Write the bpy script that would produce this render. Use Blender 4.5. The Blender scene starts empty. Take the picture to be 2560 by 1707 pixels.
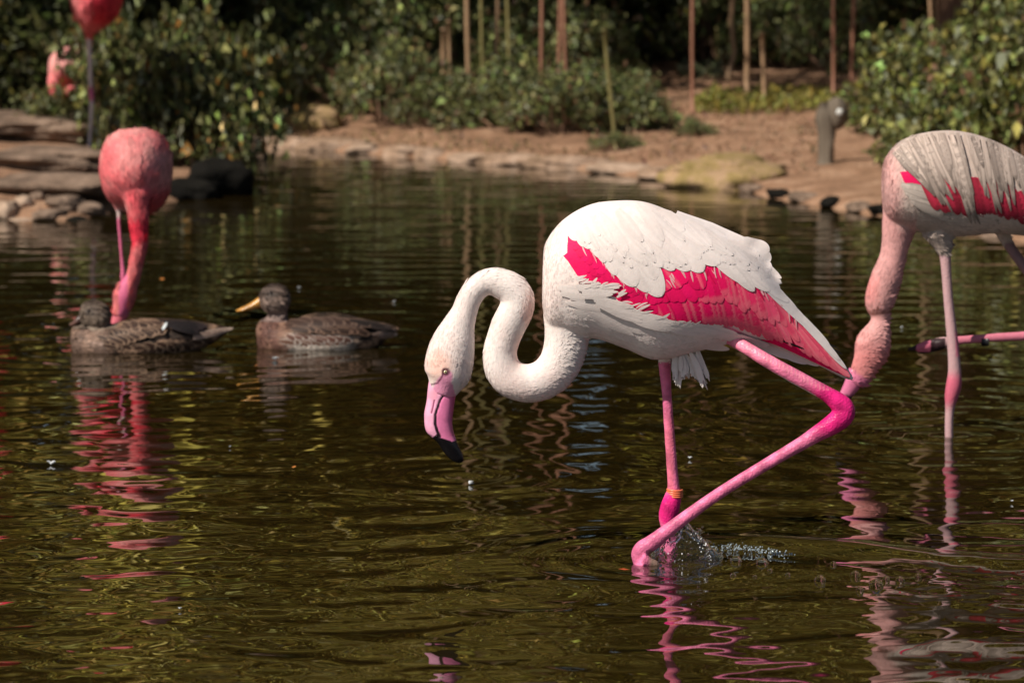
import bpy, math, random
import numpy as np
from mathutils import Vector
from mathutils.bvhtree import BVHTree

random.seed(11)
rng = np.random.default_rng(11)
sc = bpy.context.scene
COL = sc.collection

# ------------------------------------------------------------------ camera, sky, sun, exposure
F = 9000.0                      # focal length in pixels of the 2560 wide photograph
H = 1.344                       # camera height over the water
TH = math.atan(1066.5 / F)      # pitch below the horizon
cam_d = bpy.data.cameras.new('camera')
cam = bpy.data.objects.new('camera', cam_d)
COL.objects.link(cam)
cam.location = (0, 0, H)
cam.rotation_euler = (math.pi / 2 - TH, 0, 0)
cam_d.lens = F / 2560 * 36.0
cam_d.sensor_width = 36.0
cam_d.clip_start = 0.1
cam_d.clip_end = 500
cam_d.dof.use_dof = True
cam_d.dof.focus_distance = 7.55
cam_d.dof.aperture_fstop = 6.3
sc.camera = cam

SUN_AZ = math.radians(-129)     # from +Y towards +X
SUN_EL = math.radians(45)
world = bpy.data.worlds.new("World")
sc.world = world
world.use_nodes = True
wn = world.node_tree.nodes
sky = wn.new('ShaderNodeTexSky')
sky.sky_type = 'NISHITA'
sky.sun_disc = False
sky.sun_elevation = SUN_EL
sky.sun_rotation = SUN_AZ
world.node_tree.links.new(sky.outputs[0], wn['Background'].inputs[0])
wn['Background'].inputs[1].default_value = 0.05
sd = bpy.data.lights.new('sun', 'SUN')
sd.energy = 5.0
sd.angle = math.radians(0.5)
sd.color = (1.0, 0.92, 0.81)
sun = bpy.data.objects.new('sun', sd)
COL.objects.link(sun)
sdir = Vector((math.sin(SUN_AZ) * math.cos(SUN_EL), math.cos(SUN_AZ) * math.cos(SUN_EL), math.sin(SUN_EL)))
sun.rotation_euler = sdir.to_track_quat('Z', 'Y').to_euler()
sun.location = sdir * 60
sc.view_settings.view_transform = 'Standard'
sc.view_settings.look = 'None'
sc.view_settings.gamma = 1.0
sc.view_settings.use_curve_mapping = False
sc.view_settings.exposure = 0.27
sc.render.engine = 'CYCLES'
sc.cycles.max_bounces = 10
sc.cycles.transmission_bounces = 10
sc.cycles.transparent_max_bounces = 6
sc.cycles.use_denoising = True

# ------------------------------------------------------------------ picture measurements -> world points
CT, ST = math.cos(TH), math.sin(TH)

def ray(u, v):
    a = (u - 1280.0) / F
    b = -(v - 853.5) / F
    return Vector((a, CT + b * ST, -ST + b * CT))

def P(u, v, Y):
    d = ray(u, v)
    t = Y / d.y
    return Vector((d.x * t, Y, H + d.z * t))

def onplane(u, v, z=0.0):
    d = ray(u, v)
    t = (z - H) / d.z
    return Vector((d.x * t, d.y * t, z))

def pix(co):
    """world points (n,3) -> pixel (n,2)"""
    x, y, z = co[:, 0], co[:, 1], co[:, 2] - H
    depth = y * CT - z * ST
    up = y * ST + z * CT
    return np.stack([1280 + x / depth * F, 853.5 - up / depth * F], 1)

# ------------------------------------------------------------------ object helpers
def tag(o, label=None, cat=None, group=None, kind=None):
    if label: o['label'] = label
    if cat: o['category'] = cat
    if group: o['group'] = group
    if kind: o['kind'] = kind
    return o

def empty(name, loc, label=None, cat=None, group=None):
    o = bpy.data.objects.new(name, None)
    o.empty_display_size = 0.05
    COL.objects.link(o)
    o.location = loc
    return tag(o, label, cat, group)

def wloc(o):
    p = Vector((0, 0, 0))
    while o is not None:
        p += o.location
        o = o.parent
    return p

def make_mesh(name, co, faces, mats, smooth=True, col=None, midx=None):
    me = bpy.data.meshes.new(name)
    if isinstance(faces, np.ndarray):
        n, k = faces.shape
        me.vertices.add(len(co))
        me.vertices.foreach_set('co', np.asarray(co, np.float32).ravel())
        me.loops.add(n * k)
        me.loops.foreach_set('vertex_index', faces.astype(np.int32).ravel())
        me.polygons.add(n)
        me.polygons.foreach_set('loop_start', np.arange(0, n * k, k, dtype=np.int32))
        me.polygons.foreach_set('loop_total', np.full(n, k, np.int32))
        me.update(calc_edges=True)
    else:
        me.from_pydata([tuple(c) for c in co], [], faces)
        me.update()
    for m in (mats if isinstance(mats, (list, tuple)) else [mats]):
        me.materials.append(m)
    me.polygons.foreach_set('use_smooth', np.full(len(me.polygons), smooth, bool))
    if midx is not None:
        me.polygons.foreach_set('material_index', np.asarray(midx, np.int32))
    if col is not None:
        set_col(me, col)
    return me

def set_col(me, col, name='Col'):
    a = me.color_attributes.new(name, 'FLOAT_COLOR', 'POINT')
    c = np.ones((len(me.vertices), 4), np.float32)
    c[:, :3] = col
    a.data.foreach_set('color', c.ravel())

def obj(name, me, parent=None, loc=None):
    o = bpy.data.objects.new(name, me)
    COL.objects.link(o)
    if parent is not None:
        o.parent = parent
    if loc is not None:
        o.location = loc
    return o

def part(name, co, faces, mats, parent, **kw):
    """co in world coordinates; the part sits at its parent's origin"""
    co = np.asarray([tuple(c) for c in co], float) - np.array(wloc(parent))
    return obj(name, make_mesh(name, co, faces, mats, **kw), parent)

def dup(root, loc=None, rz=None, scale=None, label=None, group=None):
    r = root.copy(); COL.objects.link(r)
    if loc is not None: r.location = loc
    if rz is not None: r.rotation_euler = (0, 0, rz)
    if scale is not None: r.scale = scale if hasattr(scale, '__len__') else (scale,) * 3
    if label: r['label'] = label
    if group: r['group'] = group
    for ch in list(root.children):
        c = ch.copy(); COL.objects.link(c); c.parent = r
        for g in list(ch.children):
            d = g.copy(); COL.objects.link(d); d.parent = c
    return r

# ------------------------------------------------------------------ materials
def mat(name):
    m = bpy.data.materials.new(name)
    m.use_nodes = True
    nt = m.node_tree
    b = nt.nodes['Principled BSDF']
    return m, nt, b, nt.nodes, nt.links

def simple(name, color, rough=0.6, spec=0.5, **kw):
    m, nt, b, N, L = mat(name)
    b.inputs['Base Color'].default_value = (*color, 1)
    b.inputs['Roughness'].default_value = rough
    b.inputs['Specular IOR Level'].default_value = spec
    for k, v in kw.items():
        b.inputs[k.replace('_', ' ')].default_value = v
    return m

def noisy(name, stops, scale=6, detail=8, rough=0.9, bump=0.4, bscale=40, dist=0.02, coord='Object', stretch=(1, 1, 1), spec=0.3):
    m, nt, b, N, L = mat(name)
    tc = N.new('ShaderNodeTexCoord')
    mp = N.new('ShaderNodeMapping'); mp.inputs['Scale'].default_value = stretch
    L.new(tc.outputs[coord], mp.inputs[0])
    n = N.new('ShaderNodeTexNoise'); n.inputs['Scale'].default_value = scale; n.inputs['Detail'].default_value = detail
    n.inputs['Roughness'].default_value = 0.65
    L.new(mp.outputs[0], n.inputs['Vector'])
    r = N.new('ShaderNodeValToRGB')
    els = r.color_ramp.elements
    while len(els) < len(stops): els.new(0.5)
    for e, (p, c) in zip(els, stops):
        e.position = p; e.color = (*c, 1)
    L.new(n.outputs['Fac'], r.inputs[0])
    L.new(r.outputs[0], b.inputs['Base Color'])
    b.inputs['Roughness'].default_value = rough
    b.inputs['Specular IOR Level'].default_value = spec
    n2 = N.new('ShaderNodeTexNoise'); n2.inputs['Scale'].default_value = bscale; n2.inputs['Detail'].default_value = 10
    L.new(mp.outputs[0], n2.inputs['Vector'])
    bp = N.new('ShaderNodeBump'); bp.inputs['Strength'].default_value = bump; bp.inputs['Distance'].default_value = dist
    L.new(n2.outputs['Fac'], bp.inputs['Height'])
    L.new(bp.outputs[0], b.inputs['Normal'])
    return m

def attr_mat(name, rough=0.7, spec=0.3, var=0.12, vscale=60, bump=0.25, bscale=300, dist=0.003, stretch=(1, 1, 1), transl=0.0, gloss=None, sss=0.0, wrinkle=0.0, scales=0.0):
    """surface whose pattern is the mesh colour attribute, with grain"""
    m, nt, b, N, L = mat(name)
    at = N.new('ShaderNodeAttribute'); at.attribute_name = 'Col'
    tc = N.new('ShaderNodeTexCoord')
    mp = N.new('ShaderNodeMapping'); mp.inputs['Scale'].default_value = stretch
    L.new(tc.outputs['Object'], mp.inputs[0])
    n = N.new('ShaderNodeTexNoise'); n.inputs['Scale'].default_value = vscale; n.inputs['Detail'].default_value = 5
    L.new(mp.outputs[0], n.inputs['Vector'])
    mr = N.new('ShaderNodeMapRange')
    mr.inputs['From Min'].default_value = 0.3; mr.inputs['From Max'].default_value = 0.7
    mr.inputs['To Min'].default_value = 1 - var; mr.inputs['To Max'].default_value = 1 + var * 0.6
    L.new(n.outputs['Fac'], mr.inputs['Value'])
    mx = N.new('ShaderNodeVectorMath'); mx.operation = 'SCALE'
    L.new(at.outputs['Color'], mx.inputs[0]); L.new(mr.outputs[0], mx.inputs['Scale'])
    L.new(mx.outputs[0], b.inputs['Base Color'])
    b.inputs['Roughness'].default_value = rough
    b.inputs['Specular IOR Level'].default_value = spec
    if bump > 0:
        n2 = N.new('ShaderNodeTexNoise'); n2.inputs['Scale'].default_value = bscale; n2.inputs['Detail'].default_value = 4
        L.new(mp.outputs[0], n2.inputs['Vector'])
        bp = N.new('ShaderNodeBump'); bp.inputs['Strength'].default_value = bump; bp.inputs['Distance'].default_value = dist
        L.new(n2.outputs['Fac'], bp.inputs['Height'])
        L.new(bp.outputs[0], b.inputs['Normal'])
        if wrinkle > 0:
            n3 = N.new('ShaderNodeTexNoise'); n3.inputs['Scale'].default_value = 38; n3.inputs['Detail'].default_value = 3
            L.new(mp.outputs[0], n3.inputs['Vector'])
            b3 = N.new('ShaderNodeBump'); b3.inputs['Strength'].default_value = wrinkle; b3.inputs['Distance'].default_value = 0.008
            L.new(n3.outputs['Fac'], b3.inputs['Height']); L.new(b3.outputs[0], bp.inputs['Normal'])
    if gloss:
        g = N.new('ShaderNodeAttribute'); g.attribute_name = 'Gloss'
        if scales > 0:
            vo = N.new('ShaderNodeTexVoronoi'); vo.inputs['Scale'].default_value = 230
            L.new(tc.outputs['Object'], vo.inputs['Vector'])
            bs = N.new('ShaderNodeBump'); bs.inputs['Distance'].default_value = 0.0016
            sm = N.new('ShaderNodeMath'); sm.operation = 'MULTIPLY'; sm.inputs[1].default_value = scales
            L.new(g.outputs['Fac'], sm.inputs[0]); L.new(sm.outputs[0], bs.inputs['Strength'])
            L.new(vo.outputs['Distance'], bs.inputs['Height']); L.new(bp.outputs[0], bs.inputs['Normal']); L.new(bs.outputs[0], b.inputs['Normal'])
        m2 = N.new('ShaderNodeMapRange'); m2.inputs['To Min'].default_value = rough; m2.inputs['To Max'].default_value = gloss
        L.new(g.outputs['Fac'], m2.inputs['Value']); L.new(m2.outputs[0], b.inputs['Roughness'])
    if sss > 0:
        b.inputs['Subsurface Weight'].default_value = sss
        b.inputs['Subsurface Radius'].default_value = (0.012, 0.006, 0.004)
        b.inputs['Subsurface Scale'].default_value = 0.5
    if transl > 0:
        t = N.new('ShaderNodeBsdfTranslucent'); L.new(mx.outputs[0], t.inputs[0])
        ms = N.new('ShaderNodeMixShader'); ms.inputs[0].default_value = transl
        L.new(b.outputs[0], ms.inputs[1]); L.new(t.outputs[0], ms.inputs[2])
        L.new(ms.outputs[0], N['Material Output'].inputs[0])
    return m

M_PLUME = attr_mat('plumage', rough=0.75, spec=0.15, var=0.07, vscale=70, bump=0.28, bscale=330, dist=0.003, stretch=(1, 1, 0.4), gloss=0.28, sss=0.12, wrinkle=0.11, scales=0.5)
M_FEATHER = attr_mat('feather_vane', rough=0.6, spec=0.2, var=0.05, vscale=90, bump=0.15, bscale=300, transl=0.06, sss=0.05)
M_BILL = attr_mat('bill_horn', rough=0.24, spec=0.4, var=0.10, vscale=120, bump=0.25, bscale=350, dist=0.0015)
M_LEAF = attr_mat('leaf', rough=0.55, spec=0.35, var=0.1, vscale=9, bump=0, transl=0.22)
M_LEAFFAR = attr_mat('canopy_leaf', rough=0.5, spec=0.4, var=0.1, vscale=3, bump=0, transl=0.30)
M_DUCK = attr_mat('duck_plumage', rough=0.75, spec=0.15, var=0.35, vscale=55, bump=0.3, bscale=120, stretch=(0.5, 1, 1.3))
M_ROCK = noisy('stone', [(0.3, (0.06, 0.040, 0.028)), (0.52, (0.16, 0.108, 0.076)), (0.75, (0.27, 0.19, 0.138))], scale=6, bump=0.7, bscale=22, dist=0.03)
M_PALEROCK = noisy('pale_stone', [(0.3, (0.20, 0.135, 0.09)), (0.6, (0.38, 0.27, 0.195)), (0.8, (0.50, 0.38, 0.29))], scale=6, bump=0.6, bscale=25, dist=0.02)
M_EDGE = noisy('edging_rock', [(0.3, (0.15, 0.095, 0.055)), (0.55, (0.30, 0.20, 0.135)), (0.78, (0.46, 0.34, 0.26))], scale=4, bump=0.9, bscale=22, dist=0.03)
M_MOSSROCK = noisy('mossy_stone', [(0.33, (0.17, 0.125, 0.035)), (0.48, (0.25, 0.175, 0.07)), (0.60, (0.33, 0.215, 0.125))], scale=11, bump=0.8, bscale=30, dist=0.02)
M_WETSHADEROCK = noisy('wet_and_shade_stone', [(0.3, (0.0035, 0.003, 0.0025)), (0.7, (0.010, 0.009, 0.007))], scale=5, bump=0.5, bscale=20, rough=0.9, spec=0.1)  # wet shore stones; also painted shade on the two rocks under the left bush
M_SOIL = noisy('soil', [(0.25, (0.10, 0.055, 0.030)), (0.5, (0.26, 0.145, 0.085)), (0.72, (0.40, 0.255, 0.165))], scale=5, detail=12, bump=0.8, bscale=30, dist=0.03)
M_WOOD = noisy('grey_dead_wood', [(0.3, (0.07, 0.055, 0.04)), (0.7, (0.17, 0.135, 0.10))], scale=8, bump=0.6, bscale=30, stretch=(1, 1, 0.15))
M_BARK = noisy('bark', [(0.3, (0.10, 0.055, 0.035)), (0.7, (0.28, 0.16, 0.10))], scale=9, bump=0.5, bscale=40, stretch=(1, 1, 0.25))
M_CULM = noisy('tan_culm', [(0.3, (0.24, 0.15, 0.08)), (0.7, (0.42, 0.27, 0.16))], scale=7, bump=0.25, bscale=40, stretch=(1, 1, 0.1), rough=0.5)
M_CULMRED = noisy('reddish_culm', [(0.3, (0.20, 0.085, 0.05)), (0.7, (0.34, 0.17, 0.11))], scale=7, bump=0.25, bscale=40, stretch=(1, 1, 0.1), rough=0.5)
M_CULMGREEN = noisy('olive_culm', [(0.3, (0.13, 0.12, 0.04)), (0.7, (0.25, 0.20, 0.08))], scale=7, bump=0.25, bscale=40, stretch=(1, 1, 0.1), rough=0.5)

# ------------------------------------------------------------------ ground and water
WP = lambda u, v: tuple(onplane(u, v)[:2])
shore = [(-40, 14.0), (-8, 15.6), WP(0, 548), WP(150, 552), WP(265, 537), WP(400, 505), WP(520, 490), WP(590, 470),
         WP(598, 430), WP(575, 392), WP(560, 372), WP(640, 363), WP(760, 371), WP(900, 386), WP(1080, 398), WP(1300, 414),
         WP(1600, 442), WP(1800, 472), WP(2000, 508), WP(2200, 545), WP(2560, 600), (3.6, 13.6), (9, 11.5), (40, 9.0)]
SH = np.array(shore)
poly = np.vstack([SH, [(40, 80), (-40, 80)]])

def seg_dist(pts, S):
    d = np.full(len(pts), 1e9)
    for a, b in zip(S[:-1], S[1:]):
        ab = b - a
        t = np.clip(((pts - a) @ ab) / (ab @ ab), 0, 1)
        q = a + t[:, None] * ab
        d = np.minimum(d, np.hypot(*(pts - q).T))
    return d

def inside(pts, Pg):
    r = np.zeros(len(pts), bool)
    n = len(Pg)
    for i in range(n):
        a, b = Pg[i], Pg[(i + 1) % n]
        c = ((a[1] > pts[:, 1]) != (b[1] > pts[:, 1]))
        xx = (b[0] - a[0]) * (pts[:, 1] - a[1]) / (b[1] - a[1] + 1e-12) + a[0]
        r ^= c & (pts[:, 0] < xx)
    return r

def shore_dist(pts):
    d = seg_dist(pts, SH)
    return np.where(inside(pts, poly), d, -d)

def axis(lo, hi, fine_lo, fine_hi, step, grow=1.18):
    a = list(np.arange(fine_lo, fine_hi + step, step))
    s = step
    while a[-1] < hi:
        s *= grow; a.append(min(hi, a[-1] + s))
    s = step
    while a[0] > lo:
        s *= grow; a.insert(0, max(lo, a[0] - s))
    return np.array(a)

def grid_faces(nx, ny):
    i = np.arange(nx * ny).reshape(ny, nx)
    return np.stack([i[:-1, :-1].ravel(), i[:-1, 1:].ravel(), i[1:, 1:].ravel(), i[1:, :-1].ravel()], 1)

def fbm(x, y, seed, base=1.0, octs=5):
    r = np.random.default_rng(seed)
    z = np.zeros_like(x)
    for o in range(octs):
        for k in range(5):
            a = r.uniform(0, 2 * math.pi)
            f = base * 2 ** o * r.uniform(0.7, 1.4)
            z += math.pow(0.55, o) / 5 * np.sin(f * (x * math.cos(a) + y * math.sin(a)) + r.uniform(0, 6.28))
    return z

gx = axis(-40, 40, -3.4, 3.4, 0.05)
gy = axis(8.5, 75, 14.5, 25.0, 0.05)
X, Y_ = np.meshgrid(gx, gy)
pts = np.stack([X.ravel(), Y_.ravel()], 1)
D = shore_dist(pts) + 0.06 * fbm(pts[:, 0], pts[:, 1], 5, 3.0, 4)
crest = 4.2
Z = np.where(D > 0, 0.045 * (1 - np.exp(-np.maximum(D, 0) / 0.10)) + 0.068 * np.clip(D, 0, crest) - 0.012 * np.clip(D - crest, 0, 9), -0.5 * (1 - np.exp(np.minimum(D, 0) / 0.5)))
Z = Z + np.where(D > 0.05, 0.022 * fbm(pts[:, 0], pts[:, 1], 7, 4.0, 5), 0)
me = make_mesh('ground', np.column_stack([pts, Z]), grid_faces(len(gx), len(gy)), M_SOIL)
ground = tag(obj('ground', me), 'bare tan soil bank rising from the pond edge', None, None, 'structure')
gbvh = BVHTree.FromPolygons([Vector(c) for c in np.column_stack([pts, Z])], [tuple(f) for f in grid_faces(len(gx), len(gy))])

def gz(x, y):
    h = gbvh.ray_cast(Vector((x, y, 30)), Vector((0, 0, -1)))
    return h[0].z if h[0] else 0.0

def gpix(u, v):
    d = ray(u, v).normalized()
    h = gbvh.ray_cast(Vector((0, 0, H)), d)
    return h[0] if h[0] else P(u, v, 22)

# water: real ripples on a graded sheet
wx = axis(-45, 45, -2.0, 2.0, 0.0085, 1.10)
ys = [4.9]
while ys[-1] < 23:
    ys.append(ys[-1] + 0.0078 * (ys[-1] / 5.5) ** 1.1)
wy = np.array([-6, -2, 1, 3, 4, 4.5] + ys + [26, 32, 42])
dyv = np.gradient(wy)
WX, WY = np.meshgrid(wx, wy)
DY = np.repeat(dyv[:, None], len(wx), 1)
DX = np.repeat(np.gradient(wx)[None, :], len(wy), 0)
RES = np.maximum(DX, DY)
r2 = np.random.default_rng(42)
WZ = np.zeros_like(WX)
warpx = 0.10 * np.sin(1.7 * WX + 0.9 * WY + 1) + 0.07 * np.sin(-2.3 * WX + 1.9 * WY)
warpy = 0.10 * np.sin(1.2 * WX - 1.6 * WY + 2) + 0.07 * np.sin(2.9 * WX + 1.1 * WY + .4)
patch = 0.75 + 0.35 * np.sin(0.9 * WX + 1.3 * WY + 0.5) * np.sin(1.6 * WX - 0.8 * WY + 1.0)
calm = 1.0 - 0.55 * np.clip((WY - 6.8) / 3.6, 0, 1) ** 0.8
for k in range(60):
    lam = math.exp(r2.uniform(math.log(0.05), math.log(0.5)))
    a = r2.normal(math.pi / 2, 0.85)
    kk = 2 * math.pi / lam
    slope = 0.0066 * (lam / 0.2) ** 0.15
    amp = slope / kk
    fade = np.clip((lam / RES - 3) / 4, 0, 1)
    ph = kk * ((WX + warpx * lam * 2.5) * math.cos(a) + (WY + warpy * lam * 2.5) * math.sin(a)) + r2.uniform(0, 6.28)
    WZ += amp * fade * np.sin(ph) * (patch if lam < 0.25 else 1.0) * calm

r3 = np.random.default_rng(9)
breeze = np.clip((WY - 10.5) / 3.0, 0, 1) * (0.7 + 0.5 * np.sin(0.8 * WX + 0.5 * WY))
for k in range(20):
    lam = math.exp(r3.uniform(math.log(0.09), math.log(0.26)))
    a = r3.normal(math.pi / 2, 0.22)
    kk = 2 * math.pi / lam
    WZ += 0.0080 / kk * np.clip((lam / RES - 2.5) / 3, 0, 1) * breeze * np.sin(kk * (WX * math.cos(a) + WY * math.sin(a)) + r3.uniform(0, 6.28) + 1.2 * np.sin(1.3 * WX + k) * np.sin(0.9 * WY + 2 * k))

def rings(cx, cy, lam, amp, decay, start=0.03):
    global WZ
    rr = np.hypot(WX - cx, WY - cy)
    WZ += amp * np.sin(2 * math.pi * (rr - start) / lam) * np.exp(-rr / decay) * np.clip((lam / RES - 3) / 4, 0, 1)

leg0 = onplane(1672, 1395); foot0 = onplane(1605, 1402)
rings(leg0.x, leg0.y, 0.085, 0.0010, 0.30)
rings(foot0.x, foot0.y, 0.11, 0.0010, 0.36)
for (u, v, l, a_, dc) in [(1150, 1190, 0.09, 0.0006, 0.3), (2380, 1090, 0.12, 0.0016, 0.5), (2110, 1015, 0.10, 0.0014, 0.4),
                          (640, 868, 0.14, 0.0016, 0.5), (190, 878, 0.14, 0.0016, 0.5), (320, 810, 0.12, 0.0018, 0.4), (1330, 1480, 0.08, 0.0006, 0.25)]:
    q = onplane(u, v); rings(q.x, q.y, l, a_, dc)
# the bow ridge running off to the right of the stepping leg
rp = [onplane(*q) for q in ((1735, 1352), (1850, 1351), (1980, 1354), (2150, 1366), (2320, 1386), (2480, 1400), (2700, 1412))]
RX = np.array([q.x for q in rp]); RY = np.array([q.y for q in rp])
ry = np.interp(WX, RX, RY)
dyr = WY - ry
env = np.clip((WX - RX[0]) / 0.15, 0, 1) * np.clip((RX[-1] + 0.6 - WX) / 0.5, 0, 1)
WZ += env * (0.0085 * np.exp(-(dyr / 0.055) ** 2) - 0.005 * np.exp(-((dyr + 0.16) / 0.09) ** 2))
# churned water behind the leg
turb = np.exp(-(((WX - onplane(2330, 1480).x) / 0.30) ** 2 + ((WY - 7.18) / 0.22) ** 2))
WZ += turb * 0.0022 * fbm(WX, WY, 21, 60, 3) * np.clip((0.05 / RES - 2) / 3, 0, 1)
far = np.clip((np.abs(WX) - 6) / 10, 0, 1)
WZ *= (1 - far)

M_WATER, nt, b, N, L = mat('pond_water')
b.inputs['Base Color'].default_value = (0.0125, 0.0080, 0.0018, 1)
b.inputs['Roughness'].default_value = 0.0
b.inputs['IOR'].default_value = 1.58
tc = N.new('ShaderNodeTexCoord')
mp = N.new('ShaderNodeMapping'); mp.inputs['Scale'].default_value = (0.6, 1.0, 1.0)
L.new(tc.outputs['Object'], mp.inputs[0])
n1 = N.new('ShaderNodeTexNoise'); n1.inputs['Scale'].default_value = 8; n1.inputs['Detail'].default_value = 0.6
L.new(mp.outputs[0], n1.inputs['Vector'])
bp = N.new('ShaderNodeBump'); bp.inputs['Strength'].default_value = 0.08; bp.inputs['Distance'].default_value = 0.006
L.new(n1.outputs['Fac'], bp.inputs['Height']); L.new(bp.outputs[0], b.inputs['Normal'])
me = make_mesh('pond_water', np.stack([WX, WY, WZ], -1).reshape(-1, 3), grid_faces(len(wx), len(wy)), M_WATER)
water = tag(obj('pond_water', me), 'dark olive rippled pond water', None, None, 'structure')

# ------------------------------------------------------------------ loft tools
def catmull(A, sub):
    A = np.asarray(A, float)
    n = len(A)
    out = []
    for i in range(n - 1):
        p0, p1, p2, p3 = A[max(i - 1, 0)], A[i], A[i + 1], A[min(i + 2, n - 1)]
        for k in range(sub):
            t = k / sub
            out.append(0.5 * ((2 * p1) + (-p0 + p2) * t + (2 * p0 - 5 * p1 + 4 * p2 - p3) * t * t + (-p0 + 3 * p1 - 3 * p2 + p3) * t ** 3))
    out.append(A[-1])
    return np.array(out)

def loft(stations, Y, nseg=28, sub=4, e=2.0):
    """stations: (u_top, v_top, u_bottom, v_bottom, half depth px [, y offset m])"""
    S = [tuple(s) + (0.0,) * (6 - len(s)) for s in stations]
    S = catmull(S, sub)
    co = []
    for (a, b_, c, d, dep, yo) in S:
        T = np.array(P(a, b_, Y)); B = np.array(P(c, d, Y))
        ctr = (T + B) / 2 + np.array([0, yo, 0]); n = (T - B) / 2
        dd = np.array([0, max(dep, 0.3) * Y / F, 0])
        for k in range(nseg):
            ph = 2 * math.pi * k / nseg
            cs, sn = math.cos(ph), math.sin(ph)
            co.append(ctr + n * math.copysign(abs(cs) ** (2 / e), cs) + dd * math.copysign(abs(sn) ** (2 / e), sn))
    m = len(S)
    faces = []
    for i in range(m - 1):
        for k in range(nseg):
            k2 = (k + 1) % nseg
            faces.append((i * nseg + k, i * nseg + k2, (i + 1) * nseg + k2, (i + 1) * nseg + k))
    c0 = np.mean(co[:nseg], 0); c1 = np.mean(co[-nseg:], 0)
    co += [c0, c1]
    i0, i1 = len(co) - 2, len(co) - 1
    for k in range(nseg):
        k2 = (k + 1) % nseg
        faces.append((i0, k2, k)); faces.append((i1, (m - 1) * nseg + k, (m - 1) * nseg + k2))
    return np.array(co), faces

def tube(line, Y, nseg=20, sub=4, ratio=1.0):
    """line: (u, v, width px [, y offset m])"""
    A = np.array([tuple(q) + (0.0,) * (4 - len(q)) for q in line], float)
    A = catmull(A, sub)
    t = np.gradient(A[:, :2], axis=0)
    t /= np.linalg.norm(t, axis=1)[:, None] + 1e-9
    n = np.stack([t[:, 1], -t[:, 0]], 1)
    h = A[:, 2:3] / 2
    a, b_ = A[:, :2] + n * h, A[:, :2] - n * h
    st = np.column_stack([a, b_, h[:, 0] * ratio, A[:, 3]])
    return loft(st, Y, nseg, 1)

def wtube(line, nseg=8, cap=True):
    """tube along world points (x, y, z, radius)"""
    A = np.array(line, float)
    p = A[:, :3]
    t = np.gradient(p, axis=0); t /= np.linalg.norm(t, axis=1)[:, None] + 1e-9
    ref = np.array([0.0, 1, 0])
    co, faces = [], []
    for i in range(len(A)):
        r_ = ref if abs(t[i] @ ref) < 0.9 else np.array([1.0, 0, 0])
        a = np.cross(t[i], r_); a /= np.linalg.norm(a); b_ = np.cross(t[i], a)
        for k in range(nseg):
            ph = 2 * math.pi * k / nseg
            co.append(p[i] + A[i, 3] * (a * math.cos(ph) + b_ * math.sin(ph)))
    for i in range(len(A) - 1):
        for k in range(nseg):
            k2 = (k + 1) % nseg
            faces.append((i * nseg + k, i * nseg + k2, (i + 1) * nseg + k2, (i + 1) * nseg + k))
    if cap:
        faces.append(tuple(range(nseg))); faces.append(tuple((len(A) - 1) * nseg + k for k in range(nseg))[::-1])
    return np.array(co), faces

def join(parts_):
    co, faces, off = [], [], 0
    for c, f in parts_:
        co.append(np.asarray(c)); faces += [tuple(i + off for i in q) for q in f]
        off += len(c)
    return np.vstack(co), faces

def fuse(parts_, voxel, smooth_it=4):
    """one continuous skin over overlapping closed shapes"""
    co, faces = join(parts_)
    me_ = make_mesh('skin', co, faces, [])
    o = bpy.data.objects.new('skin', me_)
    COL.objects.link(o)
    md = o.modifiers.new('r', 'REMESH'); md.mode = 'VOXEL'; md.voxel_size = voxel
    ms = o.modifiers.new('s', 'SMOOTH'); ms.factor = 0.5; ms.iterations = smooth_it
    bpy.context.view_layer.update()
    dg = bpy.context.evaluated_depsgraph_get()
    out = bpy.data.meshes.new_from_object(o.evaluated_get(dg))
    bpy.data.objects.remove(o); bpy.data.meshes.remove(me_)
    n = len(out.vertices)
    c = np.empty(n * 3, np.float32); out.vertices.foreach_get('co', c); c = c.reshape(-1, 3)
    nl = len(out.loops)
    li = np.empty(nl, np.int32); out.loops.foreach_get('vertex_index', li)
    f = li.reshape(-1, 4)
    bpy.data.meshes.remove(out)
    return c.astype(float), f

def line_dist(uv, line):
    L_ = np.array(line)[:, :2]
    return seg_dist(uv, L_)

def sstep(x, a, b_):
    t = np.clip((x - a) / (b_ - a), 0, 1)
    return t * t * (3 - 2 * t)

def mix(a, b_, t):
    return a * (1 - t[:, None]) + np.asarray(b_) * t[:, None]

def add_float(me_, name, val):
    a = me_.attributes.new(name, 'FLOAT', 'POINT')
    a.data.foreach_set('value', np.asarray(val, np.float32))

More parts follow.
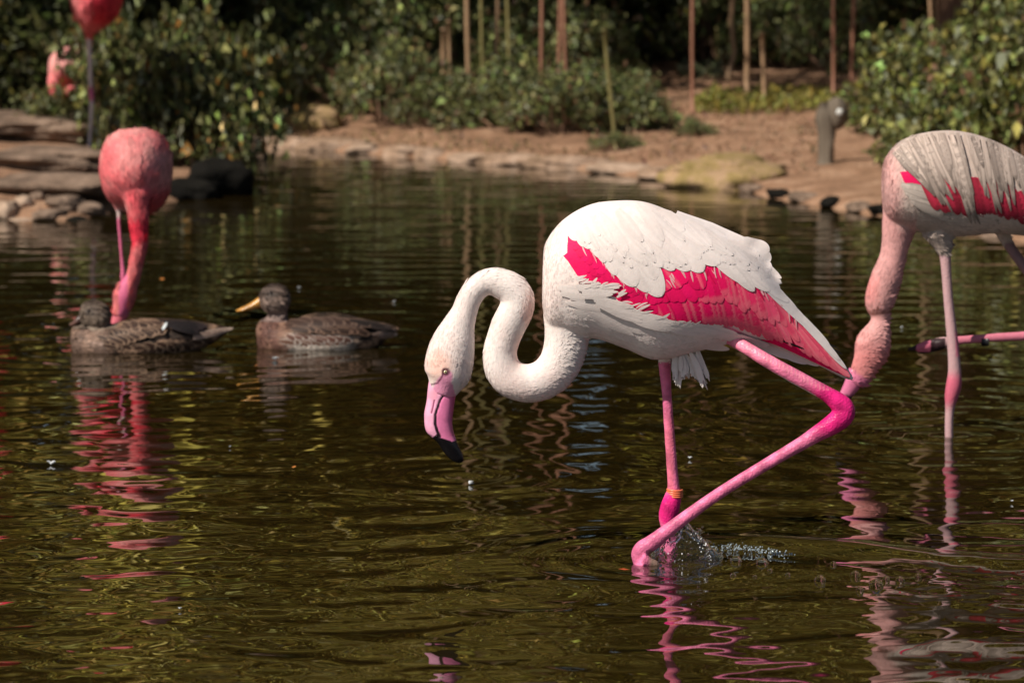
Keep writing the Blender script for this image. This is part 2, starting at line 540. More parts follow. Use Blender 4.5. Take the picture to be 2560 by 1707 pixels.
# ------------------------------------------------------------------ feathers
class Surface:
    """smooth near-side envelope of a bird's trunk, which the feathers follow"""
    def __init__(self, shapes, Y, u0, u1, v0, v1, step=5.0):
        c_, f_ = join(shapes)
        bv = BVHTree.FromPolygons([Vector(q) for q in c_], [tuple(q) for q in f_])
        self.Y, self.u0, self.v0, self.step = Y, u0, v0, step
        nu, nv = int((u1 - u0) / step) + 1, int((v1 - v0) / step) + 1
        g = np.full((nv, nu), np.nan)
        for j in range(nv):
            for i in range(nu):
                w = P(u0 + i * step, v0 + j * step, Y)
                h = bv.ray_cast(Vector((w.x, Y - 1.0, w.z)), Vector((0, 1, 0)), 1.2)
                if h[0]: g[j, i] = min(h[0].y, Y + 0.01)
        for _ in range(14):                      # carry the surface on past the outline
            p_ = np.pad(g, 1, constant_values=np.nan)
            st = np.stack([p_[a_:a_ + nv, b_:b_ + nu] for a_ in range(3) for b_ in range(3)])
            ok = ~np.isnan(st)
            m_ = np.where(ok, st, 0).sum(0) / np.maximum(ok.sum(0), 1)
            g = np.where(np.isnan(g) & (ok.sum(0) > 0), m_, g)
        g = np.where(np.isnan(g), Y, g)
        def st9(q):
            p_ = np.pad(q, 1, mode='edge')
            return np.stack([p_[a_:a_ + nv, b_:b_ + nu] for a_ in range(3) for b_ in range(3)])
        g = st9(g).min(0)
        for _ in range(3): g = st9(g).mean(0)
        self.g = g
    def y(self, u, v):
        a_ = (u - self.u0) / self.step; b_ = (v - self.v0) / self.step
        nv, nu = self.g.shape
        a_ = min(max(a_, 0), nu - 1.001); b_ = min(max(b_, 0), nv - 1.001)
        i, j = int(a_), int(b_); fa, fb_ = a_ - i, b_ - j
        g = self.g
        return (g[j, i] * (1 - fa) + g[j, i + 1] * fa) * (1 - fb_) + (g[j + 1, i] * (1 - fa) + g[j + 1, i + 1] * fa) * fb_

def feather(surf, Y, root, tip, width, bend=0.0, layer=0.0, lift=0.004, nl=9, nw=5, point=0.6, defy=None, ragged=0.0):
    """one vane draped over the near side of a body; root and tip are picture measurements"""
    r, t = np.array(root, float), np.array(tip, float)
    ax = t - r; ln = np.linalg.norm(ax) + 1e-6; ax /= ln
    nrm = np.array([-ax[1], ax[0]])
    nl = nl + 3
    co = []
    for i in range(nl):
        s = 1 - (1 - i / (nl - 1)) ** 1.7
        ctr = r + ax * ln * s + nrm * bend * ln * s * (1 - s)
        prof = min(1.0, 0.45 + 1.6 * s)
        if s > point: prof *= max(0.0, 1 - ((s - point) / (1 - point)) ** 2.0) ** 0.5
        prof = max(prof, 0.05)
        for k in range(nw):
            q = k / (nw - 1) * 2 - 1
            jit = random.uniform(-1, 1) * ragged * ln if (abs(q) > 0.1 and s > 0.7) else 0
            pt = ctr + nrm * q * width / 2 * prof + ax * jit
            w = P(pt[0], pt[1], Y)
            y = defy if defy is not None else surf.y(pt[0], pt[1])
            y = y - 0.0006 - layer * FLAT - lift * LIFT * (0.25 + s) - 0.009 * width * (Y / F) * (1 - q * q)
            kf = y / w.y
            co.append((w.x * kf, y, H + (w.z - H) * kf))
    faces = []
    for i in range(nl - 1):
        for k in range(nw - 1):
            a = i * nw + k
            faces.append((a, a + 1, a + nw + 1, a + nw))
    return np.array(co), faces, nl, nw
FLAT, LIFT = 0.30, 0.25

def feather_cols(nl, nw, base, tipc, streak=None, edge=None):
    c = np.zeros((nl * nw, 3))
    colv = [random.uniform(0.93, 1.05) for _ in range(nw)]
    for i in range(nl):
        s = 1 - (1 - i / (nl - 1)) ** 1.7
        for k in range(nw):
            q = abs(k / (nw - 1) * 2 - 1)
            v = np.array(base) * (1 - s) + np.array(tipc) * s
            if streak is not None and q < 0.3: v = v * 0.6 + np.array(streak) * 0.4
            if edge is not None and (q > 0.8 or s > 0.86): v = v * 0.35 + np.array(edge) * 0.65
            c[i * nw + k] = np.clip(v * colv[k], 0, 0.88)
    return c

def add_feather(parent, bvh, Y, root, tip, width, base, tipc, streak=None, edge=None, name='feather', **kw):
    co, fc, nl, nw = feather(bvh, Y, root, tip, width, **kw)
    return part(name, co, fc, M_FEATHER, parent, col=feather_cols(nl, nw, base, tipc, streak, edge))

def blades(parent, co, fc, cols, flow_fn, n, length, width, lift, keep=None, var=0.08, seed=0, name='contour_feathers', m=None):
    """short body feathers as one mass lying along the skin"""
    r = np.random.default_rng(3000 + seed)
    tri = np.vstack([fc[:, [0, 1, 2]], fc[:, [0, 2, 3]]])
    A_, B_, C_ = co[tri[:, 0]], co[tri[:, 1]], co[tri[:, 2]]
    nn = np.cross(B_ - A_, C_ - A_); ar = np.linalg.norm(nn, axis=1); nn = nn / (ar[:, None] + 1e-12)
    k = r.choice(len(tri), n * 3, p=ar / ar.sum())
    a_, b_ = r.random(len(k)), r.random(len(k)); sw = a_ + b_ > 1; a_[sw], b_[sw] = 1 - a_[sw], 1 - b_[sw]
    p_ = A_[k] + (B_ - A_)[k] * a_[:, None] + (C_ - A_)[k] * b_[:, None]
    nm = nn[k]; cc = cols[tri[k, 0]]
    uv_ = pix(p_)
    ok = np.ones(len(p_), bool) if keep is None else keep(p_, uv_, tri[k, 0])
    p_, nm, cc, uv_ = p_[ok][:n], nm[ok][:n], cc[ok][:n], uv_[ok][:n]
    d = flow_fn(p_, uv_) + r.normal(0, 0.13, p_.shape)
    d -= nm * (d * nm).sum(1)[:, None]; d /= np.linalg.norm(d, axis=1)[:, None] + 1e-9
    sd_ = np.cross(d, nm)
    L_ = (length * np.exp(r.normal(0, 0.3, len(p_))))[:, None]; W_ = L_ * width
    base = p_ - nm * 0.0003
    mid = p_ + d * L_ * 0.55 + nm * lift * 0.55; tip = p_ + d * L_ + nm * lift * (0.5 + r.random(len(p_)))[:, None]
    V = np.stack([base - sd_ * W_ * 0.35, base + sd_ * W_ * 0.35, mid - sd_ * W_ * 0.5, mid + sd_ * W_ * 0.5, tip], 1).reshape(-1, 3)
    i = np.arange(len(p_))[:, None] * 5
    f = np.concatenate([i + np.array([[0, 1, 3]]), i + np.array([[0, 3, 2]]), i + np.array([[2, 3, 4]])], 1).reshape(-1, 3)
    C2 = np.repeat(np.clip(cc * (1 + r.normal(0, var, (len(p_), 1))), 0.002, 0.88), 5, axis=0)
    o = part(name, V, f, m or M_FEATHER, parent, col=C2)
    o['kind'] = 'stuff'
    return o

def line_flow(line, Y, sgn):
    """direction along the nearest piece of a drawn line, as a world vector"""
    L_ = np.array(line, float)[:, :2]
    t_ = np.gradient(L_, axis=0); t_ /= np.linalg.norm(t_, axis=1)[:, None]
    def fn(p_, uv_):
        d2 = ((uv_[:, None, :] - L_[None]) ** 2).sum(2)
        tt = t_[d2.argmin(1)] * sgn
        return np.stack([tt[:, 0], np.zeros(len(tt)), -tt[:, 1]], 1)
    return fn

# ------------------------------------------------------------------ main flamingo
YM = 7.5
WHITE = np.array([0.77, 0.675, 0.635])
PINKISH = np.array([0.74, 0.50, 0.45])
HOT = np.array([0.88, 0.004, 0.115])
LEGP = np.array([0.66, 0.155, 0.29])
LEGHOT = np.array([0.62, 0.018, 0.17])

root0 = onplane(1672, 1395); root0.z = -0.1
fl = empty('flamingo', root0, 'white and hot pink flamingo stepping through the water with its bill held down', 'flamingo', 'flamingos at the pond')

body_st = [(1358, 640, 1356, 715, 30), (1363, 610, 1357, 770, 60), (1385, 574, 1372, 818, 88), (1415, 544, 1412, 838, 104), (1461, 517, 1455, 846, 116), (1514, 503.6, 1497, 848, 124),
           (1606, 503.6, 1565, 872, 130), (1690, 534, 1640, 899, 128), (1760, 566, 1735, 880, 118), (1836, 603, 1812, 862, 100),
           (1900, 658, 1880, 858, 80), (1960, 738, 1938, 866, 58), (2020, 806, 1995, 890, 40), (2080, 869, 2052, 916, 24),
           (2120, 922, 2104, 943, 10), (2134, 944, 2130, 951, 4)]
neck = [(1450, 690, 150), (1436, 745, 150), (1424, 790, 134), (1418, 832, 114), (1412, 872, 108), (1397, 912, 104), (1368, 943, 100), (1332, 957, 97), (1300, 955, 95), (1272, 942, 93),
        (1254, 915, 90), (1250, 880, 85), (1258, 848, 84), (1272, 812, 87), (1290, 775, 87), (1293, 745, 85), (1276, 721, 82), (1252, 709, 76),
        (1232, 704, 71), (1208, 709, 64), (1186, 727, 62), (1170, 754, 62), (1160, 782, 66), (1148, 812, 82), (1137, 845, 104), (1128, 880, 118), (1122, 914, 122), (1119, 940, 112), (1113, 962, 86), (1106, 985, 62)]
leg_s = [(1668, 870, 44, 0.045), (1664, 915, 33, 0.045), (1669, 990, 25, 0.045), (1674, 1060, 26, 0.045), (1682, 1170, 28, 0.045), (1686, 1222, 31, 0.045), (1686, 1245, 42, 0.045), (1677, 1278, 50, 0.045),
         (1672, 1305, 46, 0.045), (1674, 1345, 32, 0.045), (1678, 1420, 28, 0.045), (1682, 1520, 27, 0.045)]
leg_r = [(1785, 822, 32, 0.0), (1815, 838, 33, -0.022), (1845, 853, 32, -0.042), (1912, 891, 35, -0.075), (1990, 933, 37, -0.09), (2050, 966, 38, -0.09), (2082, 988, 48, -0.09), (2100, 1006, 54, -0.09),
         (2096, 1026, 56, -0.09), (2068, 1048, 50, -0.09), (2030, 1071, 40, -0.09), (1990, 1096, 34, -0.09), (1920, 1137, 30, -0.09), (1787, 1219, 29, -0.09), (1672, 1302, 34, -0.09), (1625, 1338, 40, -0.09), (1603, 1352, 42, -0.09), (1592, 1366, 36, -0.09), (1600, 1390, 40, -0.09), (1612, 1425, 44, -0.09)]
toes = [[(1600, 1375, 34, -0.10), (1618, 1384, 26, -0.10), (1634, 1390, 22, -0.10), (1640, 1402, 18, -0.10)],
        [(1604, 1392, 34, -0.08), (1622, 1404, 26, -0.08), (1632, 1416, 22, -0.08)],
        [(1590, 1390, 30, -0.11), (1596, 1420, 26, -0.11), (1600, 1450, 18, -0.11)]]

skin = [loft(body_st, YM, 36, 5), tube(neck, YM, 24, 5, 0.92), tube(leg_s, YM, 14, 5, 0.95), tube(leg_r, YM, 14, 5, 0.95)] + [tube(t, YM, 10, 4) for t in toes]
skin.append(loft([(1640, 880, 1690, 880, 18, 0.045), (1650, 898, 1682, 898, 15, 0.045), (1656, 908, 1676, 908, 8, 0.045)], YM, 16, 3))   # feathered thigh
co, fc = fuse(skin, 0.0030, 3)
uv = pix(co)

def main_cols(co, uv):
    n = len(co)
    c = np.tile(WHITE, (n, 1))
    wob = fbm(co[:, 0], co[:, 2], 31, 25, 4)
    c = mix(c, PINKISH, np.clip(0.12 + 0.35 * wob, 0, 0.4))
    # rosy front of the lower neck and face
    d = np.hypot((uv[:, 0] - 1095) / 42, (uv[:, 1] - 915) / 45)
    c = mix(c, (0.80, 0.42, 0.32), 0.65 * (1 - sstep(d, 0.3, 1.2)) * (uv[:, 1] > 800))
    d = np.hypot((uv[:, 0] - 1322) / 22, (uv[:, 1] - 780) / 65)
    c = mix(c, (0.80, 0.45, 0.38), 0.55 * (1 - sstep(d, 0.2, 1.1)))
    d = np.hypot((uv[:, 0] - 1298) / 18, (uv[:, 1] - 872) / 60)
    c = mix(c, (0.80, 0.45, 0.38), 0.4 * (1 - sstep(d, 0.2, 1.1)))
    # pink skin at the bill base, in front of the eye
    lo = np.array([(1118, 938), (1108, 955), (1100, 985)])
    d = line_dist(uv, lo)
    lore = (1 - sstep(d, 10 + 0.2 * np.clip(uv[:, 1] - 938, 0, 60), 16 + 0.35 * np.clip(uv[:, 1] - 938, 0, 60))) * (uv[:, 1] > 925) * (uv[:, 0] < 1160)
    bel = sstep(uv[:, 1] + 0.30 * (uv[:, 0] - 1070), 968, 976) * (uv[:, 0] < 1128 + 0.3 * (uv[:, 1] - 950)) * (uv[:, 1] > 935) * (uv[:, 1] < 1010) * (uv[:, 0] < 1170)
    c = mix(c, (0.78, 0.31, 0.47), np.clip(np.maximum(lore, bel), 0, 1))
    dk = line_dist(uv, [(1110, 926), (1103, 945), (1094, 957), (1076, 962)])
    c = mix(c, (0.10, 0.02, 0.05), 0.85 * (1 - sstep(dk, 1.2, 3.2)) * (uv[:, 0] < 1170))
    dk = np.hypot(uv[:, 0] - 1114, uv[:, 1] - 929)
    c = mix(c, (0.08, 0.02, 0.03), 0.9 * (1 - sstep(dk, 9.0, 12.0)))
    # legs
    ls = line_dist(uv, leg_s[1:]); lr = line_dist(uv, leg_r[1:])
    w_s = (1 - sstep(ls, 24, 34)) * sstep(uv[:, 1], 902, 908) * (co[:, 1] > YM + 0.0)
    w_r = np.where(uv[:, 0] < 2040, 1 - sstep(lr, 23, 26), 1 - sstep(lr, 36, 42)) * sstep(uv[:, 0], 1800, 1812) * ((co[:, 1] < YM - 0.004) | (uv[:, 1] > 990))
    leg = np.clip(np.maximum(w_s, w_r), 0, 1)
    leg = np.where(uv[:, 1] > 1010, 1.0, leg)
    leg = np.where(uv[:, 0] < 1480, 0.0, leg)
    lc = np.tile(LEGP, (n, 1))
    lc = mix(lc, (0.68, 0.20, 0.27), 0.6 * (1 - sstep(uv[:, 0], 1840, 2010)) * (uv[:, 1] < 960) * (uv[:, 0] > 1780))
    hot = 1 - sstep(np.hypot(uv[:, 0] - 2085, uv[:, 1] - 1025), 40, 110)
    hot = np.maximum(hot, (1 - sstep(np.hypot(uv[:, 0] - 1678, (uv[:, 1] - 1275) * 0.8), 26, 46)) * (co[:, 1] > YM))
    lc = mix(lc, LEGHOT, np.clip(hot, 0, 1))
    lc = mix(lc, (0.72, 0.16, 0.20), 0.5 * sstep(uv[:, 1], 1000, 1100) * (co[:, 1] > YM) * (uv[:, 0] < 1684) * (uv[:, 1] < 1225))
    band = 0.5 + 0.5 * np.sin(uv[:, 0] * 0.62)
    lc = mix(lc, (0.75, 0.34, 0.36), 0.45 * band * (uv[:, 1] < 975) * (uv[:, 0] > 1820) * (1 - sstep(lr, 3, 14)))
    lc = lc * (1 + 0.40 * fbm(co[:, 0], co[:, 2], 61, 120, 3))[:, None]
    toe = sstep(uv[:, 0], 1614, 1630) * (uv[:, 1] > 1376) * (uv[:, 0] < 1660) * (co[:, 1] < YM)
    lc = mix(lc, (0.22, 0.14, 0.11), np.clip(toe, 0, 1))
    c = mix(c, lc, leg) if False else c * (1 - leg[:, None]) + lc * leg[:, None]
    return c, leg

cols, legw = main_cols(co, uv)
body = part('body', co, fc, M_PLUME, fl, col=cols)
add_float(body.data, 'Gloss', legw)
bvh_m = BVHTree.FromPolygons([Vector(c) for c in co], [tuple(f) for f in fc])
bvh = Surface(skin[:2], YM, 1330, 2150, 480, 980)

nfl = line_flow(catmull(np.array(neck, float), 4), YM, -1.0)
def mflow(p_, uv_):
    nd_ = line_dist(uv_, neck)
    a_ = nfl(p_, uv_); b2 = np.tile(np.array([0.88, 0.0, -0.42]), (len(p_), 1))
    w_ = sstep(uv_[:, 0] + 0.3 * (uv_[:, 1] - 700), 1420, 1490)[:, None]
    return a_ * (1 - w_) + b2 * w_
def mkeep(p_, uv_, vi):
    low = np.interp(uv_[:, 0], [1424, 1448, 1490, 1540, 1590, 1650, 1705, 1800, 1905, 2126], [640, 690, 712, 742, 765, 790, 805, 815, 845, 943])
    inwing = (uv_[:, 0] > 1400) & (uv_[:, 1] < low + 6) & (uv_[:, 1] > 0)
    back = (uv_[:, 0] > 1400) & (p_[:, 1] > YM + 0.02)
    face = (uv_[:, 1] > 925) & (uv_[:, 0] < 1145) | (np.hypot(uv_[:, 0] - 1114, uv_[:, 1] - 929) < 17)
    return (legw[vi] < 0.05) & (~inwing | back) & ~face
blades(fl, co, fc, cols, mflow, 16000, 0.0090, 0.34, 0.00035, mkeep, 0.045, 1)
# bill: two mandibles with a real gap
bill_st = [(1073, 946, 1146, 964, 24), (1069, 975, 1139, 992, 26), (1066.5, 1001, 1135, 1018, 26), (1061, 1030, 1132, 1040, 26), (1060.6, 1048, 1131, 1057, 25), (1062, 1066, 1133, 1074, 24), (1067, 1080, 1137, 1088, 22), (1078, 1091, 1142, 1103, 20),
           (1095, 1108, 1149, 1119, 17), (1114, 1136, 1156, 1133, 12), (1133, 1152, 1159, 1145, 8), (1149, 1158, 1159, 1151, 3)]
bill_mesh = loft(bill_st, YM, 120, 14, 2.2)
bc = bill_mesh[0]; buv = pix(bc)
front = bc[:, 1] < YM
split = np.interp(buv[:, 1], [960, 1001, 1036, 1060, 1074, 1091, 1110, 1150], [1123, 1100, 1088.5, 1088, 1092, 1099, 1113, 1150])
isup = buv[:, 0] < split
bcol = np.where(isup[:, None], np.array([0.82, 0.37, 0.53]), np.array([0.76, 0.20, 0.39]))
bcol = mix(bcol, (0.48, 0.05, 0.15), 0.7 * sstep(buv[:, 0], 1118, 1134) * (buv[:, 1] < 1090))
bcol = mix(bcol, (0.72, 0.24, 0.28), 0.5 * (1 - sstep(np.hypot(buv[:, 0] - 1083, (buv[:, 1] - 985) / 1.4), 4, 16)))
tipd = np.where(isup, (buv[:, 0] - 1080) * 0.62 + (buv[:, 1] - 1094) * 0.78, (buv[:, 0] - 1100) * -0.30 + (buv[:, 1] - 1093) * 0.95)
tipd = np.where(~isup & (buv[:, 0] > 1128), buv[:, 1] - 1104 + (buv[:, 0] - 1128) * 0.3, tipd)
bcol = mix(bcol, (0.006, 0.005, 0.006), sstep(tipd, -1.5, 2.0))
mouth = [(1122, 968), (1100, 1001.5), (1088.5, 1036), (1088, 1060), (1092, 1074), (1099, 1091)]
md = line_dist(buv, mouth)
bcol = mix(bcol, (0.02, 0.008, 0.012), (1 - sstep(md, 1.2 + 0.016 * np.clip(buv[:, 1] - 970, 0, 120), 2.8 + 0.018 * np.clip(buv[:, 1] - 970, 0, 120))) * (buv[:, 1] > 964))
bc[:, 1] += np.where(front, 0.0022 * np.exp(-(md / 3.0) ** 2), 0)
nd0 = line_dist(buv, [(1086, 1001), (1083, 1015), (1079, 1032)])
bc[:, 1] += np.where(front, 0.0012 * np.exp(-(nd0 / 2.5) ** 2), 0)
nd = line_dist(buv, [(1086, 1001), (1083, 1015), (1079, 1032)])
bcol = mix(bcol, (0.22, 0.02, 0.08), 0.9 * (1 - sstep(nd, 0.8, 3.0)))
part('bill', bc, bill_mesh[1], M_BILL, fl, col=bcol)

def ball(c, r, n=14, m=10, sy=1.0):
    co_, f_ = [], []
    for i in range(m + 1):
        th = math.pi * i / m
        for k in range(n):
            ph = 2 * math.pi * k / n
            co_.append((c[0] + r * math.sin(th) * math.cos(ph), c[1] + sy * r * math.sin(th) * math.sin(ph), c[2] + r * math.cos(th)))
    for i in range(m):
        for k in range(n):
            k2 = (k + 1) % n
            f_.append((i * n + k, i * n + k2, (i + 1) * n + k2, (i + 1) * n + k))
    return np.array(co_), f_

M_IRIS = simple('pale_iris', (0.62, 0.54, 0.30), 0.12, 0.5)
M_PUPIL = simple('pupil', (0.004, 0.004, 0.004), 0.08, 0.6)

def near_y(bv, u, v, Y):
    w = P(u, v, Y)
    h = bv.ray_cast(Vector((w.x, Y - 1, w.z)), Vector((0, 1, 0)), 2)
    return h[0].y if h[0] else Y

ey = near_y(bvh_m, 1114, 929, YM)
e = P(1114, 929, ey + 0.0022)
eye = part('eye', *ball(e, 0.0047), M_IRIS, fl)
part('pupil', *ball(P(1113.5, 929, ey - 0.0021), 0.0014), M_PUPIL, eye)

# orange leg ring on the standing leg: three coils
def ring(Y, u, v, w, yo, t=0.0022, n=24, m=8, tilt=0.0):
    c = P(u, v, Y + yo); R_ = w / 2 * Y / F
    co_, f_ = [], []
    for i in range(n):
        a = 2 * math.pi * i / n
        for k in range(m):
            b_ = 2 * math.pi * k / m
            rr = R_ + t * math.cos(b_)
            co_.append((c.x + rr * math.cos(a), c.y + rr * math.sin(a), c.z + t * 1.15 * math.sin(b_) + tilt * rr * math.cos(a)))
    for i in range(n):
        for k in range(m):
            f_.append((i * m + k, ((i + 1) % n) * m + k, ((i + 1) % n) * m + (k + 1) % m, i * m + (k + 1) % m))
    return np.array(co_), f_
M_BAND = simple('orange_plastic', (0.75, 0.17, 0.08), 0.35)
part('leg_ring', *join([ring(YM, 1687, 1224 + 5.2 * k, 38, 0.045, tilt=-0.06) for k in range(4)]), M_BAND, fl)

# wing with individual feathers
wing = obj('wing', make_mesh('wing', [(0, 0, 0)] * 0, [], M_FEATHER), fl) if False else None
def interp(pl, q):
    a = np.array(pl, float)
    s = np.linspace(0, 1, len(a))
    return np.array([np.interp(q, s, a[:, 0]), np.interp(q, s, a[:, 1])])

# a thin curved wing plate carries the feathers
wing_out_top = [(1408, 640), (1450, 606), (1530, 640), (1640, 640), (1740, 610), (1830, 640), (1910, 715), (1990, 790), (2070, 868), (2122, 930)]
wing_out_bot = [(1418, 650), (1460, 715), (1545, 762), (1640, 795), (1720, 812), (1800, 822), (1880, 842), (1950, 866), (2040, 908), (2124, 946)]
wco, wfc = [], []
nq, nr = 34, 9
for i in range(nq):
    q = i / (nq - 1)
    a, b_ = interp(wing_out_top, q), interp(wing_out_bot, q)
    for k in range(nr):
        p = a + (b_ - a) * k / (nr - 1)
        y = bvh.y(p[0], p[1])
        wco.append(tuple(P(p[0], p[1], y - 0.0006)))
for i in range(nq - 1):
    for k in range(nr - 1):
        a = i * nr + k
        wfc.append((a, a + nr, a + nr + 1, a + 1))
wing = part('wing', wco, wfc, M_FEATHER, fl, col=np.tile(HOT, (len(wco), 1)))

PT = [(1428, 588), (1450, 605), (1490, 650), (1530, 690), (1575, 712), (1640, 705), (1700, 668), (1760, 660), (1810, 640), (1850, 662), (1890, 700), (1930, 745), (1990, 800), (2050, 862)]
PB = [(1424, 640), (1448, 690), (1490, 712), (1540, 742), (1590, 765), (1650, 790), (1705, 805), (1750, 812), (1800, 815), (1850, 822), (1905, 845), (1960, 858), (2050, 903), (2126, 943)]
def hotc(q):
    base = HOT * random.uniform(0.88, 1.06)
    if q > 0.62:
        k = (q - 0.62) / 0.38
        base = base * (1 - 0.55 * k) + np.array([0.85, 0.20, 0.24]) * 0.55 * k * random.uniform(0.6, 1.5)
    return np.clip(base, 0, 0.9)
nP = 50
for row, (s0, s1, lay) in enumerate(((0.02, 1.0, 0.004), (-0.12, 0.66, 0.006), (-0.25, 0.38, 0.008))):
    for i in range(nP - row * 6):
        q = (i + random.uniform(-.25, .25)) / (nP - row * 6 - 1)
        q = min(max(q, 0), 1)
        if (row == 2 and q > 0.55) or (row == 1 and (q < 0.1 or q > 0.9)): continue
        s1_ = s1 * random.uniform(0.82, 1.12) if row else s1
        qr = max(0, q - 0.035 - 0.03 * q); qt = min(1, q + 0.01)
        a, b_ = interp(PT, qr), interp(PB, qt)
        a2 = interp(PT, min(1, q)); 
        rt = a + (interp(PB, qr) - a) * s0
        tp = a2 + (b_ - a2) * s1_ + np.array([random.uniform(-3, 3), random.uniform(-3, 3)])
        c = hotc(q)
        st = np.clip(c * 0.5 + np.array([0.45, 0.28, 0.24]), 0, 1) if (random.random() < 0.42 and q > 0.3) else None
        tipc = np.clip(c * random.uniform(0.85, 1.1), 0, 0.9)
        ed = np.clip(c * 0.5 + np.array([0.42, 0.14, 0.15]), 0, 1) if q > 0.55 else None
        wd = 20 + 14 * math.sin(math.pi * min(1, q * 1.1)) if q < 0.8 else 20
        add_feather(wing, bvh, YM, rt, tp, wd, c, tipc, st, ed, bend=random.uniform(-.06, .10), layer=lay + 0.00003 * (nP - i), lift=0.004, point=0.72)

def whites(rows, parent, lay0, base=WHITE, ragged=0.0, name='feather'):
    for (pl_r, pl_t, n, w, lay) in rows:
        for i in range(n):
            q = (i + random.uniform(-.3, .3)) / max(1, n - 1)
            q = min(max(q, 0), 1)
            a, b_ = interp(pl_r, q), interp(pl_t, q)
            b_ = b_ + np.array([random.uniform(-8, 8), random.uniform(-7, 7)])
            t = random.uniform(0.93, 1.05)
            c = np.clip(np.array(base) * t, 0, 0.86); c2 = np.clip(c * np.array([1.0, 0.99, 0.985]) * random.uniform(0.96, 1.04), 0, 0.86)
            add_feather(parent, bvh, YM, a, b_, w * random.uniform(0.8, 1.2), c, c2, bend=random.uniform(-.10, .10), layer=lay0 + lay + random.uniform(0, 0.0015), lift=0.004, point=0.62, ragged=ragged, name=name)

# scapulars hanging from the back (the big white tongues first)
tong = [((1462, 545), (1478, 616), 40), ((1478, 550), (1502, 645), 40), ((1500, 560), (1540, 688), 44), ((1510, 565), (1590, 716), 66), ((1535, 570), (1625, 730), 64), ((1550, 570), (1654, 741), 72), ((1570, 570), (1640, 700), 60),
        ((1580, 545), (1655, 668), 56), ((1600, 550), (1685, 676), 54), ((1630, 550), (1725, 676), 66), ((1650, 555), (1758, 679), 62), ((1680, 560), (1800, 660), 64), ((1700, 575), (1822, 672), 40), ((1740, 590), (1868, 709), 42), ((1770, 600), (1886, 728), 38),
        ((1452, 540), (1462, 618), 40), ((1430, 545), (1440, 602), 36), ((1800, 620), (1925, 728), 34), ((1440, 530), (1474, 622), 40)]
for i, (a, b_, w) in enumerate(tong):
    c = np.clip(WHITE * random.uniform(0.96, 1.05), 0, 0.86)
    add_feather(wing, bvh, YM, a, b_, w, c, c, bend=random.uniform(-.05, .08), layer=0.0125 + 0.0004 * (i % 4), lift=0.003, point=0.55, nl=11, nw=7)
scap = []
for i in range(118):
    q = random.random(); t = random.random() ** 0.8
    up = interp([(1420, 545), (1480, 512), (1560, 503), (1640, 516), (1720, 550), (1800, 588), (1860, 630)], q)
    dn = interp([(1432, 570), (1500, 600), (1570, 640), (1630, 620), (1700, 620), (1780, 620), (1860, 660)], q)
    r_ = up + (dn - up) * t
    ang = math.radians(62 - 34 * q + random.uniform(-7, 7))
    L_ = random.uniform(75, 125) * (0.75 if q < 0.15 else 1)
    t_ = r_ + L_ * np.array([math.cos(ang), math.sin(ang)])
    while L_ > 20 and t_[1] > np.interp(t_[0], [1424, 1450, 1478, 1492, 1510, 1530, 1587, 1640, 1690, 1758, 1800, 1825, 1870, 1925], [598, 612, 612, 632, 656, 679, 713, 668, 674, 678, 656, 664, 708, 726]) - 2:
        L_ -= 5; t_ = r_ + L_ * np.array([math.cos(ang), math.sin(ang)])
    scap.append((r_[1], r_, t_, q))
scap.sort(key=lambda z: -z[0])
for i, (_, r_, t_, q) in enumerate(scap):
    c = np.clip(WHITE * random.uniform(0.95, 1.05), 0, 0.86)
    c2 = np.clip(c * np.array([1.0, 0.975, 0.965]) if random.random() < 0.3 else c, 0, 0.86)
    add_feather(wing, bvh, YM, r_, t_, random.uniform(22, 40), c2, c, bend=random.uniform(-.14, .16), layer=0.014 + 0.0035 * i / len(scap), lift=0.0012, point=0.30, nw=7, ragged=0.02)
for i in range(60):
    q = random.random()
    a = interp([(1450, 606), (1492, 626), (1530, 676), (1587, 706), (1650, 720), (1690, 668), (1758, 672), (1810, 656), (1870, 704), (1930, 738), (2000, 800)], q)
    b_ = a + np.array([random.uniform(2, 22), random.uniform(14, 40)])
    cc = np.array([0.80, 0.50, 0.50]) * random.uniform(0.8, 1.05) if random.random() < 0.6 else HOT * 0.8
    add_feather(wing, bvh, YM, a, b_, random.uniform(3.0, 6.5), cc, cc * np.array([1, 0.7, 0.75]), bend=random.uniform(-.3, .3), layer=0.0125, lift=0.0012, point=0.2, nl=5, nw=3, name='filoplume')
# long tertials along the back edge
tert = [((1690, 535), (1925, 640), 40), ((1720, 550), (1928, 668), 36), ((1740, 560), (1932, 690), 34), ((1760, 575), (1950, 722), 30), ((1790, 600), (1972, 755), 28), ((1820, 630), (1995, 780), 26), ((1850, 650), (2025, 815), 24),
        ((1880, 680), (2050, 838), 22), ((1910, 705), (2075, 866), 20), ((1950, 740), (2100, 900), 17), ((1980, 770), (2116, 922), 15), ((1830, 605), (1924, 628), 46), ((1845, 612), (1927, 652), 44), ((1855, 630), (1928, 678), 40)]
for i, (a, b_, w) in enumerate(tert):
    c = np.clip(WHITE * np.array([0.99, 1.0, 1.02]) * random.uniform(0.95, 1.04), 0, 0.86)
    add_feather(wing, bvh, YM, a, b_, w, c, c, bend=random.uniform(-.02, .06), layer=0.010 + 0.0005 * (i % 5), lift=0.004, point=0.7, nl=11)
for (a, b_, w) in [((2040, 845), (2106, 886), 5), ((2030, 840), (2098, 872), 4), ((1945, 848), (2010, 872), 5)]:
    add_feather(wing, bvh, YM, a, b_, w, (0.01, 0.008, 0.008), (0.01, 0.008, 0.008), layer=0.006, lift=0.004)

